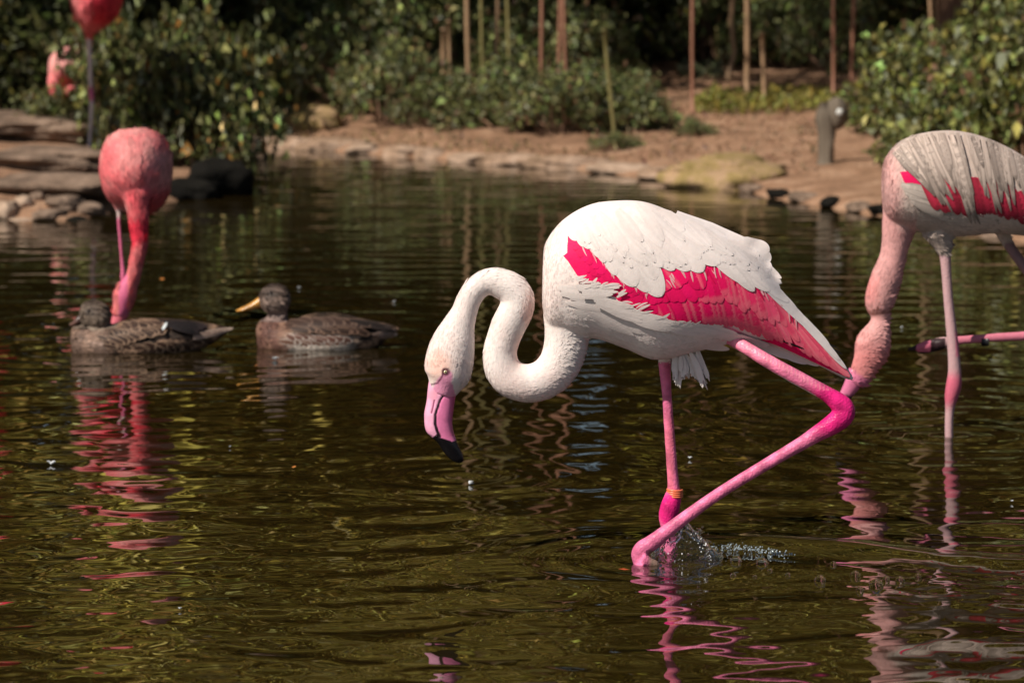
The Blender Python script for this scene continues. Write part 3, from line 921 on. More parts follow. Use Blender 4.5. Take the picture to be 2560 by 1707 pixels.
# flank, belly and under-tail feathers of the body
def flow(parent, region_r, region_t, n, w, Lr, lay, base, seedk, spread_=6, tip_jit=10):
    items = []
    for i in range(n):
        q, t = random.random(), random.random()
        a = interp(region_r[0], q) * (1 - t) + interp(region_r[1], q) * t
        d = interp(region_t[0], q) * (1 - t) + interp(region_t[1], q) * t - a
        d = d / (np.linalg.norm(d) + 1e-6)
        ang = math.radians(random.uniform(-spread_, spread_))
        d = np.array([d[0] * math.cos(ang) - d[1] * math.sin(ang), d[0] * math.sin(ang) + d[1] * math.cos(ang)])
        items.append((-a[0], a, a + d * random.uniform(*Lr)))
    items.sort(key=lambda z: z[0])
    for k, (_, a, b_) in enumerate(items):
        c = np.clip(np.array(base) * random.uniform(0.97, 1.03), 0, 0.86)
        add_feather(parent, bvh, YM, a, b_, w * random.uniform(0.6, 1.1), c, c, bend=random.uniform(-.18, .18), layer=lay + 0.003 * k / n, lift=0.0010, point=0.3)
flow(body, ([(1392, 712), (1400, 740), (1440, 785)], [(1440, 728), (1465, 752), (1510, 780)]), ([(1600, 740), (1600, 755), (1660, 810)], [(1600, 740), (1650, 785), (1720, 825)]), 30, 26, (80, 120), 0.004, WHITE, 1)
flow(body, ([(1430, 775), (1500, 800), (1600, 835), (1700, 845)], [(1500, 768), (1570, 788), (1670, 812), (1760, 826)]), ([(1560, 840), (1640, 850), (1740, 860), (1830, 862)], [(1640, 800), (1700, 818), (1790, 832), (1880, 848)]), 48, 26, (85, 140), 0.003, WHITE, 2)
for i in range(46):
    q = random.random()
    a = interp([(1428, 690), (1462, 716), (1500, 718), (1536, 722), (1560, 766), (1620, 792), (1690, 812), (1760, 824)], q) + rng.normal(0, 4, 2)
    b_ = a + np.array([random.uniform(14, 34), random.uniform(-18, 4)])
    add_feather(body, bvh, YM, a, b_, random.uniform(4, 8), WHITE, WHITE * 0.98, bend=random.uniform(-.3, .3), layer=0.024, lift=0.002, point=0.2, nl=5, nw=3, name='filoplume')
tongues = [((1680, 812), (1800, 836), 28), ((1740, 822), (1890, 850), 22), ((1650, 806), (1760, 830), 24)]
for (r1, r2_, t1, t2, n_, w_) in (((1440, 712), (1452, 740), (1546, 712), (1534, 738), 8, 14), ((1470, 735), (1500, 765), (1592, 770), (1610, 796), 8, 18), ((1540, 765), (1570, 795), (1660, 802), (1690, 826), 8, 18), ((1600, 790), (1640, 812), (1730, 820), (1770, 838), 7, 18)):
    for i in range(n_):
        q = i / (n_ - 1)
        tongues.append((np.array(r1) * (1 - q) + np.array(r2_) * q + rng.normal(0, 3, 2), np.array(t1) * (1 - q) + np.array(t2) * q + rng.normal(0, 5, 2), w_))
for (a, b_, w) in tongues:
    add_feather(body, bvh, YM, a, b_, w, WHITE, WHITE * 1.03, bend=0.1, layer=0.022, lift=0.0015, point=0.35, nl=9)
for (a, b_, w) in [((1880, 850), (1985, 893), 30), ((1900, 852), (2020, 908), 26), ((1920, 855), (2048, 914), 20), ((1860, 850), (1950, 880), 30)]:
    add_feather(body, bvh, YM, a, b_, w, WHITE * 0.98, WHITE, layer=0.001, lift=0.002, defy=YM)
for i in range(9):
    a = (1735 + 12 * i + random.uniform(-5, 5), 812 + 3.5 * i + random.uniform(-4, 4)); b_ = (a[0] + random.uniform(70, 95), a[1] + random.uniform(18, 30))
    add_feather(body, bvh, YM, a, b_, 22, WHITE, WHITE * 1.02, bend=0.08, layer=0.02, lift=0.002, point=0.35)
for i in range(18):
    a = (random.uniform(1690, 1745), random.uniform(868, 890)); 
    b_ = (a[0] + random.uniform(-10, 50), random.uniform(930, 968))
    add_feather(body, bvh, YM, a, b_, random.uniform(10, 20), WHITE * 0.97, WHITE * 0.95, layer=-random.uniform(0.01, 0.05), lift=0.002, defy=YM - 0.02, ragged=0.10, bend=random.uniform(-.2, .2), name='downy_feather')

# ------------------------------------------------------------------ right flamingo
YR = onplane(2370, 1088).y
fr = empty('flamingo', onplane(2370, 1088), 'grey and pink flamingo at the right edge with its bill in the water', 'flamingo', 'flamingos at the pond')
GREY = np.array([0.42, 0.335, 0.29])
br_st = [(2209, 470, 2208, 510, 20), (2206, 443, 2212, 540, 50), (2212, 402, 2230, 560, 80), (2236, 366, 2270, 575, 98), (2276, 341, 2315, 582, 112), (2337, 328, 2370, 592, 120), (2400, 328, 2420, 590, 124),
         (2470, 346, 2475, 584, 122), (2550, 385, 2545, 588, 112), (2640, 450, 2620, 600, 90), (2730, 540, 2700, 640, 60), (2810, 630, 2780, 680, 30), (2850, 690, 2840, 700, 8)]
neck_r = [(2280, 470, 140), (2262, 520, 112), (2248, 565, 88), (2240, 605, 72), (2231, 645, 66), (2217, 690, 76), (2206, 725, 77), (2199, 752, 74), (2198, 772, 64), (2200, 786, 49), (2200, 800, 46), (2196, 822, 62), (2184, 855, 86), (2176, 885, 84), (2163, 912, 66), (2150, 938, 56), (2138, 958, 44)]
leg_r1 = [(2345, 575, 90, -0.02), (2352, 600, 62, -0.02), (2357, 622, 42, -0.02), (2361, 641, 29, -0.02), (2368, 740, 25, -0.02), (2380, 860, 30, -0.02), (2384, 920, 33, -0.02), (2383, 955, 40, -0.02), (2377, 985, 36, -0.02), (2372, 1020, 24, -0.02), (2370, 1070, 22, -0.02), (2372, 1170, 22, -0.02)]
leg_r2 = [(2500, 560, 40, 0.06), (2535, 625, 28, 0.06), (2590, 700, 28, 0.06), (2650, 780, 30, 0.06), (2680, 820, 44, 0.06), (2660, 842, 40, 0.06), (2600, 845, 26, 0.06), (2500, 850, 22, 0.06), (2400, 858, 22, 0.06), (2365, 864, 30, 0.06), (2345, 870, 26, 0.06)]
toes_r = [[(2368, 860, 26, 0.06), (2330, 868, 26, 0.06), (2300, 876, 18, 0.06), (2275, 880, 8, 0.06)], [(2368, 868, 26, 0.065), (2330, 880, 22, 0.065), (2300, 886, 14, 0.065)]]
skin = [loft(br_st, YR, 32, 5), tube(neck_r, YR, 22, 5, 0.92), tube(leg_r1, YR, 12, 4), tube(leg_r2, YR, 12, 4)] + [tube(t, YR, 10, 4, 0.7) for t in toes_r]
bill_r = tube([(2146, 930, 52), (2134, 955, 44), (2122, 975, 36), (2106, 1000, 28), (2092, 1018, 14)], YR, 14, 4, 0.7)
co, fc = fuse(skin, 0.0042, 3)
uv = pix(co)
c = np.tile(GREY, (len(co), 1))
c = mix(c, np.array([0.62, 0.50, 0.44]), np.clip(0.3 + 0.6 * fbm(co[:, 0], co[:, 2], 3, 30, 4), 0, 0.8))
nk = np.clip(sstep(uv[:, 1], 520, 600) * (uv[:, 0] < 2290) + 0.8 * (1 - sstep(np.hypot(uv[:, 0] - 2205, (uv[:, 1] - 480) / 2.2), 30, 70)), 0, 1)
c = mix(c, np.array([0.58, 0.29, 0.275]), nk * (uv[:, 0] < 2290))
c = mix(c, np.array([0.58, 0.19, 0.185]), 0.85 * sstep(uv[:, 1], 815, 905) * (uv[:, 0] < 2255))
c = mix(c, np.array([0.62, 0.22, 0.21]), 0.7 * (1 - sstep(np.hypot((uv[:, 0] - 2175) / 28, (uv[:, 1] - 725) / 50), 0.3, 1.2)))
c = c * (1 + np.where(nk > 0.2, 0.18, 0.0) * fbm(co[:, 0], co[:, 2], 91, 80, 4))[:, None]
c = mix(c, np.array([0.26, 0.10, 0.075]), 0.7 * (1 - sstep(line_dist(uv, [(2166, 776), (2182, 784), (2222, 780)]), 2, 7)))
c = mix(c, np.array([0.60, 0.17, 0.28]), sstep(uv[:, 1] + (uv[:, 0] - 2140) * -0.5, 925, 940) * (uv[:, 0] < 2230))
d1 = line_dist(uv, leg_r1[3:]); d2 = line_dist(uv, leg_r2[1:])
lw = np.maximum((1 - sstep(d1, 20, 30)) * sstep(uv[:, 1], 634, 642), (1 - sstep(d2, 24, 32)) * sstep(uv[:, 1], 600, 612))
lw = np.where((uv[:, 0] > 2255), lw, 0)
lc = np.tile(np.array([0.47, 0.29, 0.30]), (len(co), 1))
lc = mix(lc, (0.52, 0.07, 0.14), 0.8 * (1 - sstep(np.abs(uv[:, 1] - 975), 20, 60)) * (uv[:, 0] < 2420))
lc = mix(lc, (0.52, 0.16, 0.22), (uv[:, 1] > 780) * (d2 < 32) * (uv[:, 0] > 2388) * 1.0)
lc = mix(lc, (0.03, 0.015, 0.018), ((uv[:, 0] < 2364) & (uv[:, 1] > 845) & (uv[:, 1] < 905) & (d1 > 14)) * 1.0)
lc = mix(lc, (0.55, 0.14, 0.22), ((uv[:, 0] > 2292) & (uv[:, 0] < 2326) & (uv[:, 1] < 880) & (uv[:, 1] > 850)) * 0.9)
lc = mix(lc, (0.05, 0.02, 0.025), ((uv[:, 0] > 2500) & (uv[:, 1] < 760)) * 0.5)  # body shade on the upper far leg put into its colour
lw = np.where((uv[:, 0] > 2255) & (uv[:, 1] > 845) & (uv[:, 1] < 905), 1.0, lw)
c = c * (1 - lw[:, None]) + lc * lw[:, None]
body_r = part('body', co, fc, M_PLUME, fr, col=c)
add_float(body_r.data, 'Gloss', lw * 0.7)
nfr = line_flow(catmull(np.array(neck_r, float), 4), YR, -1.0)
def rflow(p_, uv_):
    w_ = sstep(uv_[:, 0] + 0.4 * (uv_[:, 1] - 560), 2265, 2330)[:, None]
    return nfr(p_, uv_) * (1 - w_) + np.array([[0.85, 0, -0.4]]) * w_
blades(fr, co, fc, c, rflow, 9000, 0.012, 0.34, 0.0006, lambda p_, uv_, vi: (lw[vi] < 0.05) & ((uv_[:, 0] < 2290) | (uv_[:, 1] > 530)), 0.08, 2)
bc = bill_r[0]; buv = pix(bc)
part('bill', bc, bill_r[1], M_BILL, fr, col=mix(np.tile(np.array([0.56, 0.15, 0.27]), (len(bc), 1)), (0.01, 0.008, 0.01), sstep(buv[:, 1], 985, 992)))
part('leg_ring', *join([wtube([(*P(2453, 853, YR + 0.06), 0.0128), (*P(2471, 852, YR + 0.06), 0.0128)], 14)]), simple('black_plastic', (0.01, 0.01, 0.012), 0.4), fr)
bvhr = Surface(skin[:2], YR, 2180, 2870, 310, 720)
PTr = [(2250, 430), (2300, 425), (2400, 440), (2500, 450), (2620, 520), (2720, 590)]
PBr = [(2260, 455), (2330, 520), (2400, 540), (2500, 545), (2620, 580), (2760, 670)]
wco, wfc = [], []
for i in range(24):
    q = i / 23
    a, b_ = interp(PTr, q), interp(PBr, q)
    for k in range(7):
        p = a + (b_ - a) * k / 6
        y = bvhr.y(p[0], p[1])
        wco.append(tuple(P(p[0], p[1], y - 0.0006)))
for i in range(23):
    for k in range(6):
        a = i * 7 + k
        wfc.append((a, a + 7, a + 8, a + 1))
wing_r = part('wing', wco, wfc, M_FEATHER, fr, col=np.tile(HOT * 0.8, (len(wco), 1)))
for i in range(26):
    q = 0.25 + 0.75 * i / 25
    a, b_ = interp(PTr, max(0, q - 0.05)), interp(PBr, q)
    cc = np.array([0.55, 0.03, 0.07]) * random.uniform(0.5, 1.2)
    add_feather(wing_r, bvhr, YR, a, b_ + np.array([random.uniform(-4, 4), random.uniform(-8, 4)]), 26, cc, cc, None, np.array([0.2, .02, .03]), layer=0.007, lift=0.003, point=0.75, nl=7, nw=3)
rid_r = [(2230, 385), (2270, 350), (2330, 332), (2400, 332), (2480, 350), (2560, 395), (2640, 455)]
tip_r = [(2300, 450), (2335, 480), (2390, 500), (2440, 505), (2500, 480), (2580, 500), (2680, 545)]
for i in range(96):
    q = random.random()
    s = random.choice([1, 1, 0.8, 0.62])
    a, b_ = interp(rid_r, q), interp(tip_r, min(1, q + random.uniform(-.03, .06)))
    b_ = a + (b_ - a) * s * random.choice([0.9, 0.97, 1.03, 1.22, 1.34])
    cc = GREY * random.uniform(0.6, 1.35) * np.array([1, 0.99, 0.97])
    add_feather(wing_r, bvhr, YR, a, b_, random.uniform(9, 17), cc * 1.05, cc * random.uniform(0.8, 1.1), None, cc * 0.40, bend=random.uniform(-.06, .1), layer=0.011 + random.uniform(0, 0.004), lift=0.003, point=0.5, nl=9, nw=5)
for i in range(26):
    q = random.random()
    a = interp([(2250, 455), (2275, 500), (2330, 545), (2430, 550)], q); b_ = a + np.array([random.uniform(50, 95), random.uniform(5, 34)])
    cc = np.array([0.56, 0.47, 0.41]) * random.uniform(0.75, 1.15)
    add_feather(body_r, bvhr, YR, a, b_, random.uniform(14, 24), cc, cc * 0.9, None, cc * 0.5, layer=0.002 + random.uniform(0, 0.003), lift=0.003, ragged=0.05, nl=7, nw=5)

# ------------------------------------------------------------------ pink flamingos on the left
YL = onplane(330, 806).y
CORAL = np.array([0.62, 0.135, 0.145]); CORALH = np.array([0.68, 0.035, 0.065]); CORALP = np.array([0.62, 0.27, 0.25])
flf = empty('flamingo', onplane(330, 806), 'coral pink flamingo wading head down behind the ducks', 'flamingo', 'flamingos at the pond')
bl = [(300, 326, 362, 322, 40), (270, 345, 400, 338, 90), (254, 380, 424, 372, 130), (250, 420, 431, 415, 150), (255, 455, 428, 455, 150), (268, 490, 418, 495, 125), (300, 520, 400, 520, 80), (325, 535, 380, 535, 40)]
nl_ = [(352, 440, 90, -0.12), (353, 480, 70, -0.15), (357, 520, 54, -0.16), (360, 565, 46, -0.16), (361, 600, 40, -0.16), (354, 640, 36, -0.16), (345, 680, 36, -0.16), (333, 705, 48, -0.16), (324, 728, 56, -0.16), (318, 755, 46, -0.16), (310, 775, 34, -0.16)]
ll = [(288, 495, 34, 0.0), (297, 525, 16, 0.0), (298, 560, 11, 0.0), (304, 640, 10, 0.0), (308, 678, 14, 0.0), (308, 695, 17, 0.0), (308, 715, 11, 0.0), (309, 840, 10, 0.0)]
ll2 = [(385, 500, 30, 0.10), (386, 530, 14, 0.10), (388, 600, 10, 0.1), (390, 690, 13, 0.1), (390, 840, 9, 0.1)]
co, fc = fuse([loft(bl, YL, 28, 5), tube(nl_, YL, 18, 5), tube(ll, YL, 10, 4)], 0.0045, 3)
uv = pix(co)
c = mix(np.tile(CORAL, (len(co), 1)), CORALP, np.clip(0.45 + 0.9 * fbm(co[:, 0], co[:, 2], 12, 28, 4), 0, 0.9))
c = mix(c, CORALH, np.clip(0.45 * sstep(uv[:, 1], 455, 520) + 0.55 * (1 - sstep(np.abs(uv[:, 1] - 590), 15, 45)), 0, 1) * (uv[:, 0] > 320))
c = mix(c, (0.66, 0.18, 0.18), 0.7 * sstep(uv[:, 1], 640, 690))
lw = (1 - sstep(line_dist(uv, ll[1:]), 10, 14)) * (uv[:, 0] < 320) * sstep(uv[:, 1], 520, 530)
lc = mix(np.tile(np.array([0.55, 0.12, 0.22]), (len(co), 1)), (0.55, 0.42, 0.40), 1 - sstep(uv[:, 1], 538, 552))
c = c * (1 - lw[:, None]) + lc * lw[:, None]
bo = part('body', co, fc, M_PLUME, flf, col=c); add_float(bo.data, 'Gloss', lw * 0.5)
blades(flf, co, fc, c, lambda p_, uv_: np.where((uv_[:, 1] > 500)[:, None], np.array([[0.1, 0, 1.0]]), np.stack([(uv_[:, 0] - 345) / 130, 0.4 + 0 * uv_[:, 0], np.full(len(uv_), 0.75)], 1)), 5200, 0.022, 0.40, 0.0010, lambda p_, uv_, vi: lw[vi] < 0.05, 0.17, 3)
bm = tube([(318, 765, 40, -0.16), (309, 785, 34, -0.16), (304, 805, 28, -0.16), (300, 822, 18, -0.16)], YL, 12, 4, 0.8)
bu = pix(bm[0])
part('bill', *bm, M_BILL, flf, col=mix(mix(np.tile(np.array([0.60, 0.14, 0.18]), (len(bm[0]), 1)), (0.5, 0.45, 0.44), (np.abs(bu[:, 1] - 776) < 7) * (bu[:, 0] > 308) * 0.9), (0.01, 0.01, 0.01), sstep(bu[:, 1], 808, 812)))
bvl = Surface([loft(bl, YL, 28, 5)], YL, 240, 445, 310, 550)
for i in range(0):
    q = random.random(); t = random.random()
    a = interp([(268, 385), (300, 345), (350, 335), (400, 352)], q) * (1 - t) + interp([(262, 450), (300, 440), (345, 420), (408, 430)], q) * t
    b_ = a + np.array([random.uniform(-8, 8), random.uniform(34, 56)])
    if abs(a[0] - 350) < 60 and b_[1] > 436: continue
    k = 0.35 + 0.6 * random.random()
    cc = (CORAL * k + CORALP * (1 - k)) * random.uniform(0.92, 1.08)
    add_feather(bo, bvl, YL, a, b_, random.uniform(12, 22), cc, cc, None, None, bend=random.uniform(-.2, .2), layer=0.001 + 0.003 * (1 - t), lift=0.001, nl=5, nw=3, point=0.3)

# standing bird above the rocks, its body cut by the top of the frame
g = gpix(216, 408)
YT = g.y
fs = empty('flamingo', g, 'deep pink flamingo standing on the rocks with its body at the top of the frame', 'flamingo', 'flamingos at the pond')
bt = [(240, -100, 262, -105, 20), (198, -75, 300, -80, 90), (180, -40, 312, -42, 130), (178, -5, 308, -5, 140), (186, 35, 296, 35, 115), (200, 62, 272, 62, 75), (212, 84, 240, 84, 30), (220, 96, 228, 96, 8)]
nt_ = [(235, -60, 70, -0.12), (225, -130, 44, -0.22), (215, -190, 34, -0.24), (225, -240, 30, -0.22), (255, -262, 30, -0.20), (280, -240, 36, -0.2), (288, -215, 40, -0.22), (286, -200, 30, -0.24)]
lt = [(221, 70, 30), (222, 98, 15), (225, 160, 12), (227, 220, 11), (228, 238, 15), (229, 255, 12), (226, 330, 9), (221, 398, 10), (222, 404, 8)]
ft = [[(221, 402, 9), (236, 410, 8, -0.02), (250, 418, 5, -0.04)], [(221, 402, 9), (212, 412, 8, -0.05), (205, 418, 5, -0.09)]]
co, fc = fuse([loft(bt, YT, 26, 5), tube(nt_, YT, 16, 5), tube(lt, YT, 10, 4)] + [tube(q, YT, 8, 3, 0.8) for q in ft], 0.005, 2)
uv = pix(co)
c = mix(np.tile(np.array([0.62, 0.12, 0.14]), (len(co), 1)), CORALH, sstep(uv[:, 0], 205, 250) * (uv[:, 1] < 90) * (1 - sstep(uv[:, 1], 40, 80)))
c = mix(c, CORALP, 0.5 * (1 - sstep(uv[:, 0], 180, 215)))
lw = sstep(uv[:, 1], 92, 100)
lc = mix(np.tile(np.array([0.52, 0.44, 0.43]), (len(co), 1)), (0.50, 0.12, 0.22), np.maximum(1 - sstep(np.abs(uv[:, 1] - 235), 10, 25), 0.6 * sstep(uv[:, 1], 380, 400)))
c = c * (1 - lw[:, None]) + lc * lw[:, None]
bo = part('body', co, fc, M_PLUME, fs, col=c); add_float(bo.data, 'Gloss', lw * 0.3)
bvs = Surface([loft(bt, YT, 26, 5)], YT, 165, 325, -115, 105)
blades(fs, co, fc, c, lambda p_, uv_: np.tile(np.array([[0.15, 0.3, -0.8]]), (len(uv_), 1)), 2800, 0.028, 0.42, 0.0014, lambda p_, uv_, vi: lw[vi] < 0.05, 0.2, 4)
for i in range(60):
    a = np.array([random.uniform(196, 290), random.uniform(-60, 20)]); b_ = a + np.array([random.uniform(-14, 10), random.uniform(26, 46)])
    cc = (CORALH * 0.8 if a[0] > 225 else CORAL) * random.uniform(0.6, 1.15)
    add_feather(bo, bvs, YT, a, b_, random.uniform(12, 20), cc, cc, None, None, bend=random.uniform(-.2, .2), layer=0.002 + 0.00005 * i, lift=0.002, nl=5, nw=3, point=0.4)
bm = tube([(286, -205, 30, -0.24), (280, -180, 24, -0.25), (268, -162, 16, -0.25), (262, -156, 6, -0.25)], YT, 10, 4, 0.8)
part('bill', *bm, M_BILL, fs, col=mix(np.tile(np.array([0.60, 0.2, 0.25]), (len(bm[0]), 1)), (0.01, 0.01, 0.01), sstep(pix(bm[0])[:, 1], -178, -174)))

# resting bird half hidden in the leaves
YB = 20.0
fb = empty('flamingo', P(170, 300, YB), 'pale pink flamingo bending down half hidden among the dark leaves', 'flamingo', 'flamingos at the pond')
bb = [(150, 120, 180, 118, 20), (128, 140, 204, 136, 60), (122, 165, 212, 160, 85), (124, 190, 210, 186, 80), (136, 210, 198, 206, 50), (156, 222, 182, 220, 15)]
nb = [(150, 180, 46, -0.08), (141, 205, 30, -0.13), (142, 225, 22, -0.15), (152, 243, 20, -0.15), (170, 238, 24, -0.15), (184, 222, 26, -0.15), (188, 212, 18, -0.15)]
lb = [(170, 210, 20), (172, 240, 10), (173, 330, 8)]
co, fc = fuse([loft(bb, YB, 22, 5), tube(nb, YB, 14, 5), tube(lb, YB, 8, 4)], 0.006, 2)
uv = pix(co)
c = mix(np.tile(CORALP, (len(co), 1)), CORALH, 0.6 * np.clip(fbm(co[:, 0], co[:, 2], 8, 20, 3) + 0.2 + sstep(uv[:, 1], 205, 240), 0, 1))
bo = part('body', co, fc, M_PLUME, fb, col=c); add_float(bo.data, 'Gloss', np.zeros(len(co)))

# bird just outside the left edge: only a sliver shows, its shadow lies on the rocks
off = Vector((-0.60, -0.25, 0.0))
f5 = dup(fs, loc=fs.location + off, label='pink flamingo mostly cut off by the top left corner', group='flamingos at the pond')

# ------------------------------------------------------------------ ducks
BROWN = np.array([0.11, 0.062, 0.042]); DKB = np.array([0.030, 0.020, 0.015]); BUFF = np.array([0.33, 0.205, 0.135])

def duck_colour(co, uv, dx, dy, kind):
    """dark backed brown hen with scalloped flanks"""
    u, v = uv[:, 0] - dx, uv[:, 1] - dy
    n1 = fbm(co[:, 0], co[:, 2], 41 + kind, 70, 3)
    c = mix(np.tile(BROWN * 0.8, (len(co), 1)), BUFF, np.clip(0.05 + 1.6 * n1, 0, 0.7))
    c = mix(c, DKB, np.clip(0.30 - 1.8 * n1, 0, 0.9))
    return c, u, v

def build_duck(label, W, st, head, neck_l, bill_l, Yd, kind):
    root = empty('duck', W, label, 'duck', 'mallard ducks on the pond')
    co, fc = fuse([loft(st, Yd, 28, 5), tube(neck_l, Yd, 18, 5, 0.85), loft(head, Yd, 20, 5)], 0.0042, 3)
    uv = pix(co)
    return root, co, fc, uv

YD2 = onplane(760, 866).y
st2 = [(640, 820, 643, 862, 14), (650, 802, 652, 885, 44), (672, 795, 675, 900, 62), (715, 800, 715, 905, 76), (786, 783, 780, 910, 84), (847, 783, 840, 905, 84), (905, 796, 895, 892, 70), (950, 805, 938, 870, 46), (980, 812, 970, 846, 26), (998, 819, 992, 828, 8)]
hd2 = [(646, 738, 650, 764, 14), (656, 722, 660, 776, 30), (672, 711, 676, 786, 36), (692, 708, 694, 788, 38), (712, 716, 708, 786, 34), (726, 736, 718, 774, 18)]
nk2 = [(694, 755, 58), (695, 782, 48), (690, 805, 56), (685, 830, 76), (700, 855, 90)]
r2_, co, fc, uv = build_duck('brown mallard hen with raised head and orange bill, swimming ahead', onplane(760, 866), st2, hd2, nk2, None, YD2, 0)
c, u, v = duck_colour(co, uv, 0, 0, 0)
c = mix(c, np.array([0.15, 0.070, 0.055]), 0.6 * (1 - sstep(u, 690, 735)) * (v > 790))
c = mix(c, np.array([0.50, 0.43, 0.37]), 0.85 * sstep(v, 826, 846) * sstep(u, 700, 740) * (1 - sstep(u, 850, 900)))
c = mix(c, DKB, 0.85 * sstep(u, 730, 790) * (1 - sstep(v, 806, 822)))
hd = v < 790
c = mix(c, np.array([0.165, 0.120, 0.10]), 0.8 * hd * (u < 735))
c = mix(c, DKB, 0.85 * ((1 - sstep(v, 716, 726)) + (1 - sstep(line_dist(uv, [(655, 733), (690, 731), (716, 736)]), 4, 9))).clip(0, 1) * hd)
c = mix(c, np.array([0.26, 0.19, 0.17]), 0.7 * ((v > 775) & (v < 805) & (u < 715)))
part('body', co, fc, M_DUCK, r2_, col=c)
blades(r2_, co, fc, c, lambda p_, uv_: np.stack([np.ones(len(uv_)), np.zeros(len(uv_)), np.where(uv_[:, 1] < 790, -0.8, -0.15)], 1), 3600, 0.013, 0.42, 0.0007, lambda p_, uv_, vi: p_[:, 2] > -0.01, 0.30, 5)
b2 = loft([(650, 738, 658, 768, 14), (640, 747, 646, 770, 16), (625, 757, 630, 775, 17), (608, 766, 612, 779, 17), (597, 771, 599, 780, 14), (590, 775, 591, 779, 6)], YD2, 14, 4)
part('bill', *b2, M_BILL, r2_, col=mix(np.tile(np.array([0.50, 0.24, 0.05]), (len(b2[0]), 1)), (0.10, 0.06, 0.03), np.clip(fbm(b2[0][:, 0], b2[0][:, 2], 6, 60, 3), 0, 0.6)))
bvm2 = BVHTree.FromPolygons([Vector(q) for q in co], [tuple(f) for f in fc])
bv = Surface([loft(st2, YD2, 28, 5)], YD2, 630, 1010, 770, 920, 4)
part('eye', *ball(P(678, 732, near_y(bvm2, 678, 732, YD2)), 0.0042), M_PUPIL, r2_)

def duck_wing(root, bv, Yd, rows, dark, buff):
    w = None
    for (pr, pt_, n, wd, cbase, cedge, lay) in rows:
        for i in range(n):
            q = i / max(1, n - 1)
            a, b_ = interp(pr, q), interp(pt_, q)
            cc = np.array(cbase) * random.uniform(0.75, 1.25)
            co_, f_, nl2, nw2 = feather(bv, Yd, a + np.array([random.uniform(-8, 8), random.uniform(-4, 4)]), b_ + np.array([random.uniform(-10, 10), random.uniform(-4, 4)]), wd * random.uniform(0.6, 1.25), layer=lay, lift=0.004, nl=6, nw=5, point=0.5)
            part('feather', co_, f_, M_FEATHER, root, col=feather_cols(nl2, nw2, cc, cc * 0.8, None, cedge))

wing2 = part('wing', *loft([(735, 800, 735, 828, 6, -0.062), (790, 790, 790, 836, 12, -0.066), (860, 790, 860, 832, 12, -0.066), (920, 800, 915, 828, 8, -0.05), (975, 816, 972, 826, 4, -0.03)], YD2, 14, 4), M_DUCK, r2_,
             col=np.tile(DKB * 1.3, (len(loft([(735, 800, 735, 828, 6, -0.062), (790, 790, 790, 836, 12, -0.066), (860, 790, 860, 832, 12, -0.066), (920, 800, 915, 828, 8, -0.05), (975, 816, 972, 826, 4, -0.03)], YD2, 14, 4)[0]), 1)))
duck_wing(wing2, bv, YD2, [([(730, 800), (800, 795), (880, 800)], [(775, 812), (850, 812), (930, 818)], 10, 20, (0.040, 0.022, 0.016), (0.15, 0.095, 0.07), 0.012),
                           ([(735, 815), (800, 818), (880, 822)], [(775, 832), (845, 835), (925, 834)], 10, 18, (0.035, 0.018, 0.012), (0.22, 0.13, 0.09), 0.010),
                           ([(860, 800), (900, 808)], [(978, 818), (985, 826)], 5, 12, (0.02, 0.014, 0.012), (0.05, 0.035, 0.03), 0.014)], None, None)
duck_wing(r2_, bv, YD2, [([(715, 838), (780, 842), (850, 842)], [(745, 848), (810, 853), (880, 852)], 11, 17, (0.12, 0.055, 0.04), (0.55, 0.46, 0.40), 0.003),
                         ([(700, 850), (780, 856), (850, 852)], [(735, 860), (810, 864), (875, 860)], 10, 16, (0.16, 0.08, 0.055), (0.58, 0.50, 0.44), 0.002),
                         ([(930, 836), (950, 840)], [(996, 826), (985, 840)], 4, 9, (0.20, 0.13, 0.10), (0.4, 0.3, 0.25), 0.004)], None, None)

YD1 = onplane(360, 874).y
st1 = [(176, 832, 180, 862, 14), (184, 815, 188, 890, 46), (210, 812, 214, 905, 66), (260, 815, 258, 912, 80), (326, 798, 322, 915, 88), (390, 796, 385, 912, 86), (450, 798, 440, 900, 72), (500, 804, 490, 878, 50), (540, 812, 532, 858, 32), (570, 818, 566, 832, 12)]
hd1 = [(198, 775, 202, 803, 16), (207, 758, 212, 818, 32), (222, 750, 228, 826, 38), (244, 750, 248, 828, 40), (266, 762, 266, 822, 34), (278, 782, 274, 808, 14)]
nk1 = [(246, 795, 62), (240, 822, 66), (236, 850, 84), (250, 880, 96)]
r1_, co, fc, uv = build_duck('mottled brown mallard hen with tucked neck, swimming beside the pink flamingo', onplane(360, 874), st1, hd1, nk1, None, YD1, 3)
c, u, v = duck_colour(co, uv, 0, 0, 3)
hd = (v < 822) & (u < 290)
c = mix(c, np.array([0.145, 0.11, 0.085]), 0.85 * hd)
c = mix(c, DKB * 1.6, 0.8 * ((1 - sstep(v, 756, 766)) + (1 - sstep(line_dist(uv, [(200, 786), (232, 772), (262, 776)]), 3, 8))).clip(0, 1) * hd)
c = mix(c, np.array([0.28, 0.22, 0.17]), 0.7 * (1 - sstep(np.hypot((u - 238) / 22, (v - 822) / 14), 0.5, 1.2)))
c = mix(c, np.array([0.20, 0.13, 0.10]), 0.7 * (1 - sstep(u, 240, 290)) * (v > 825))
c = mix(c, DKB, 0.85 * sstep(u, 395, 425) * (1 - sstep(v, 836, 850)) * (1 - sstep(u, 515, 540)))
part('body', co, fc, M_DUCK, r1_, col=c)
blades(r1_, co, fc, c, lambda p_, uv_: np.stack([np.ones(len(uv_)), np.zeros(len(uv_)), np.where((uv_[:, 1] < 822) & (uv_[:, 0] < 285), -0.8, -0.15)], 1), 3600, 0.013, 0.42, 0.0007, lambda p_, uv_, vi: p_[:, 2] > -0.01, 0.30, 6)
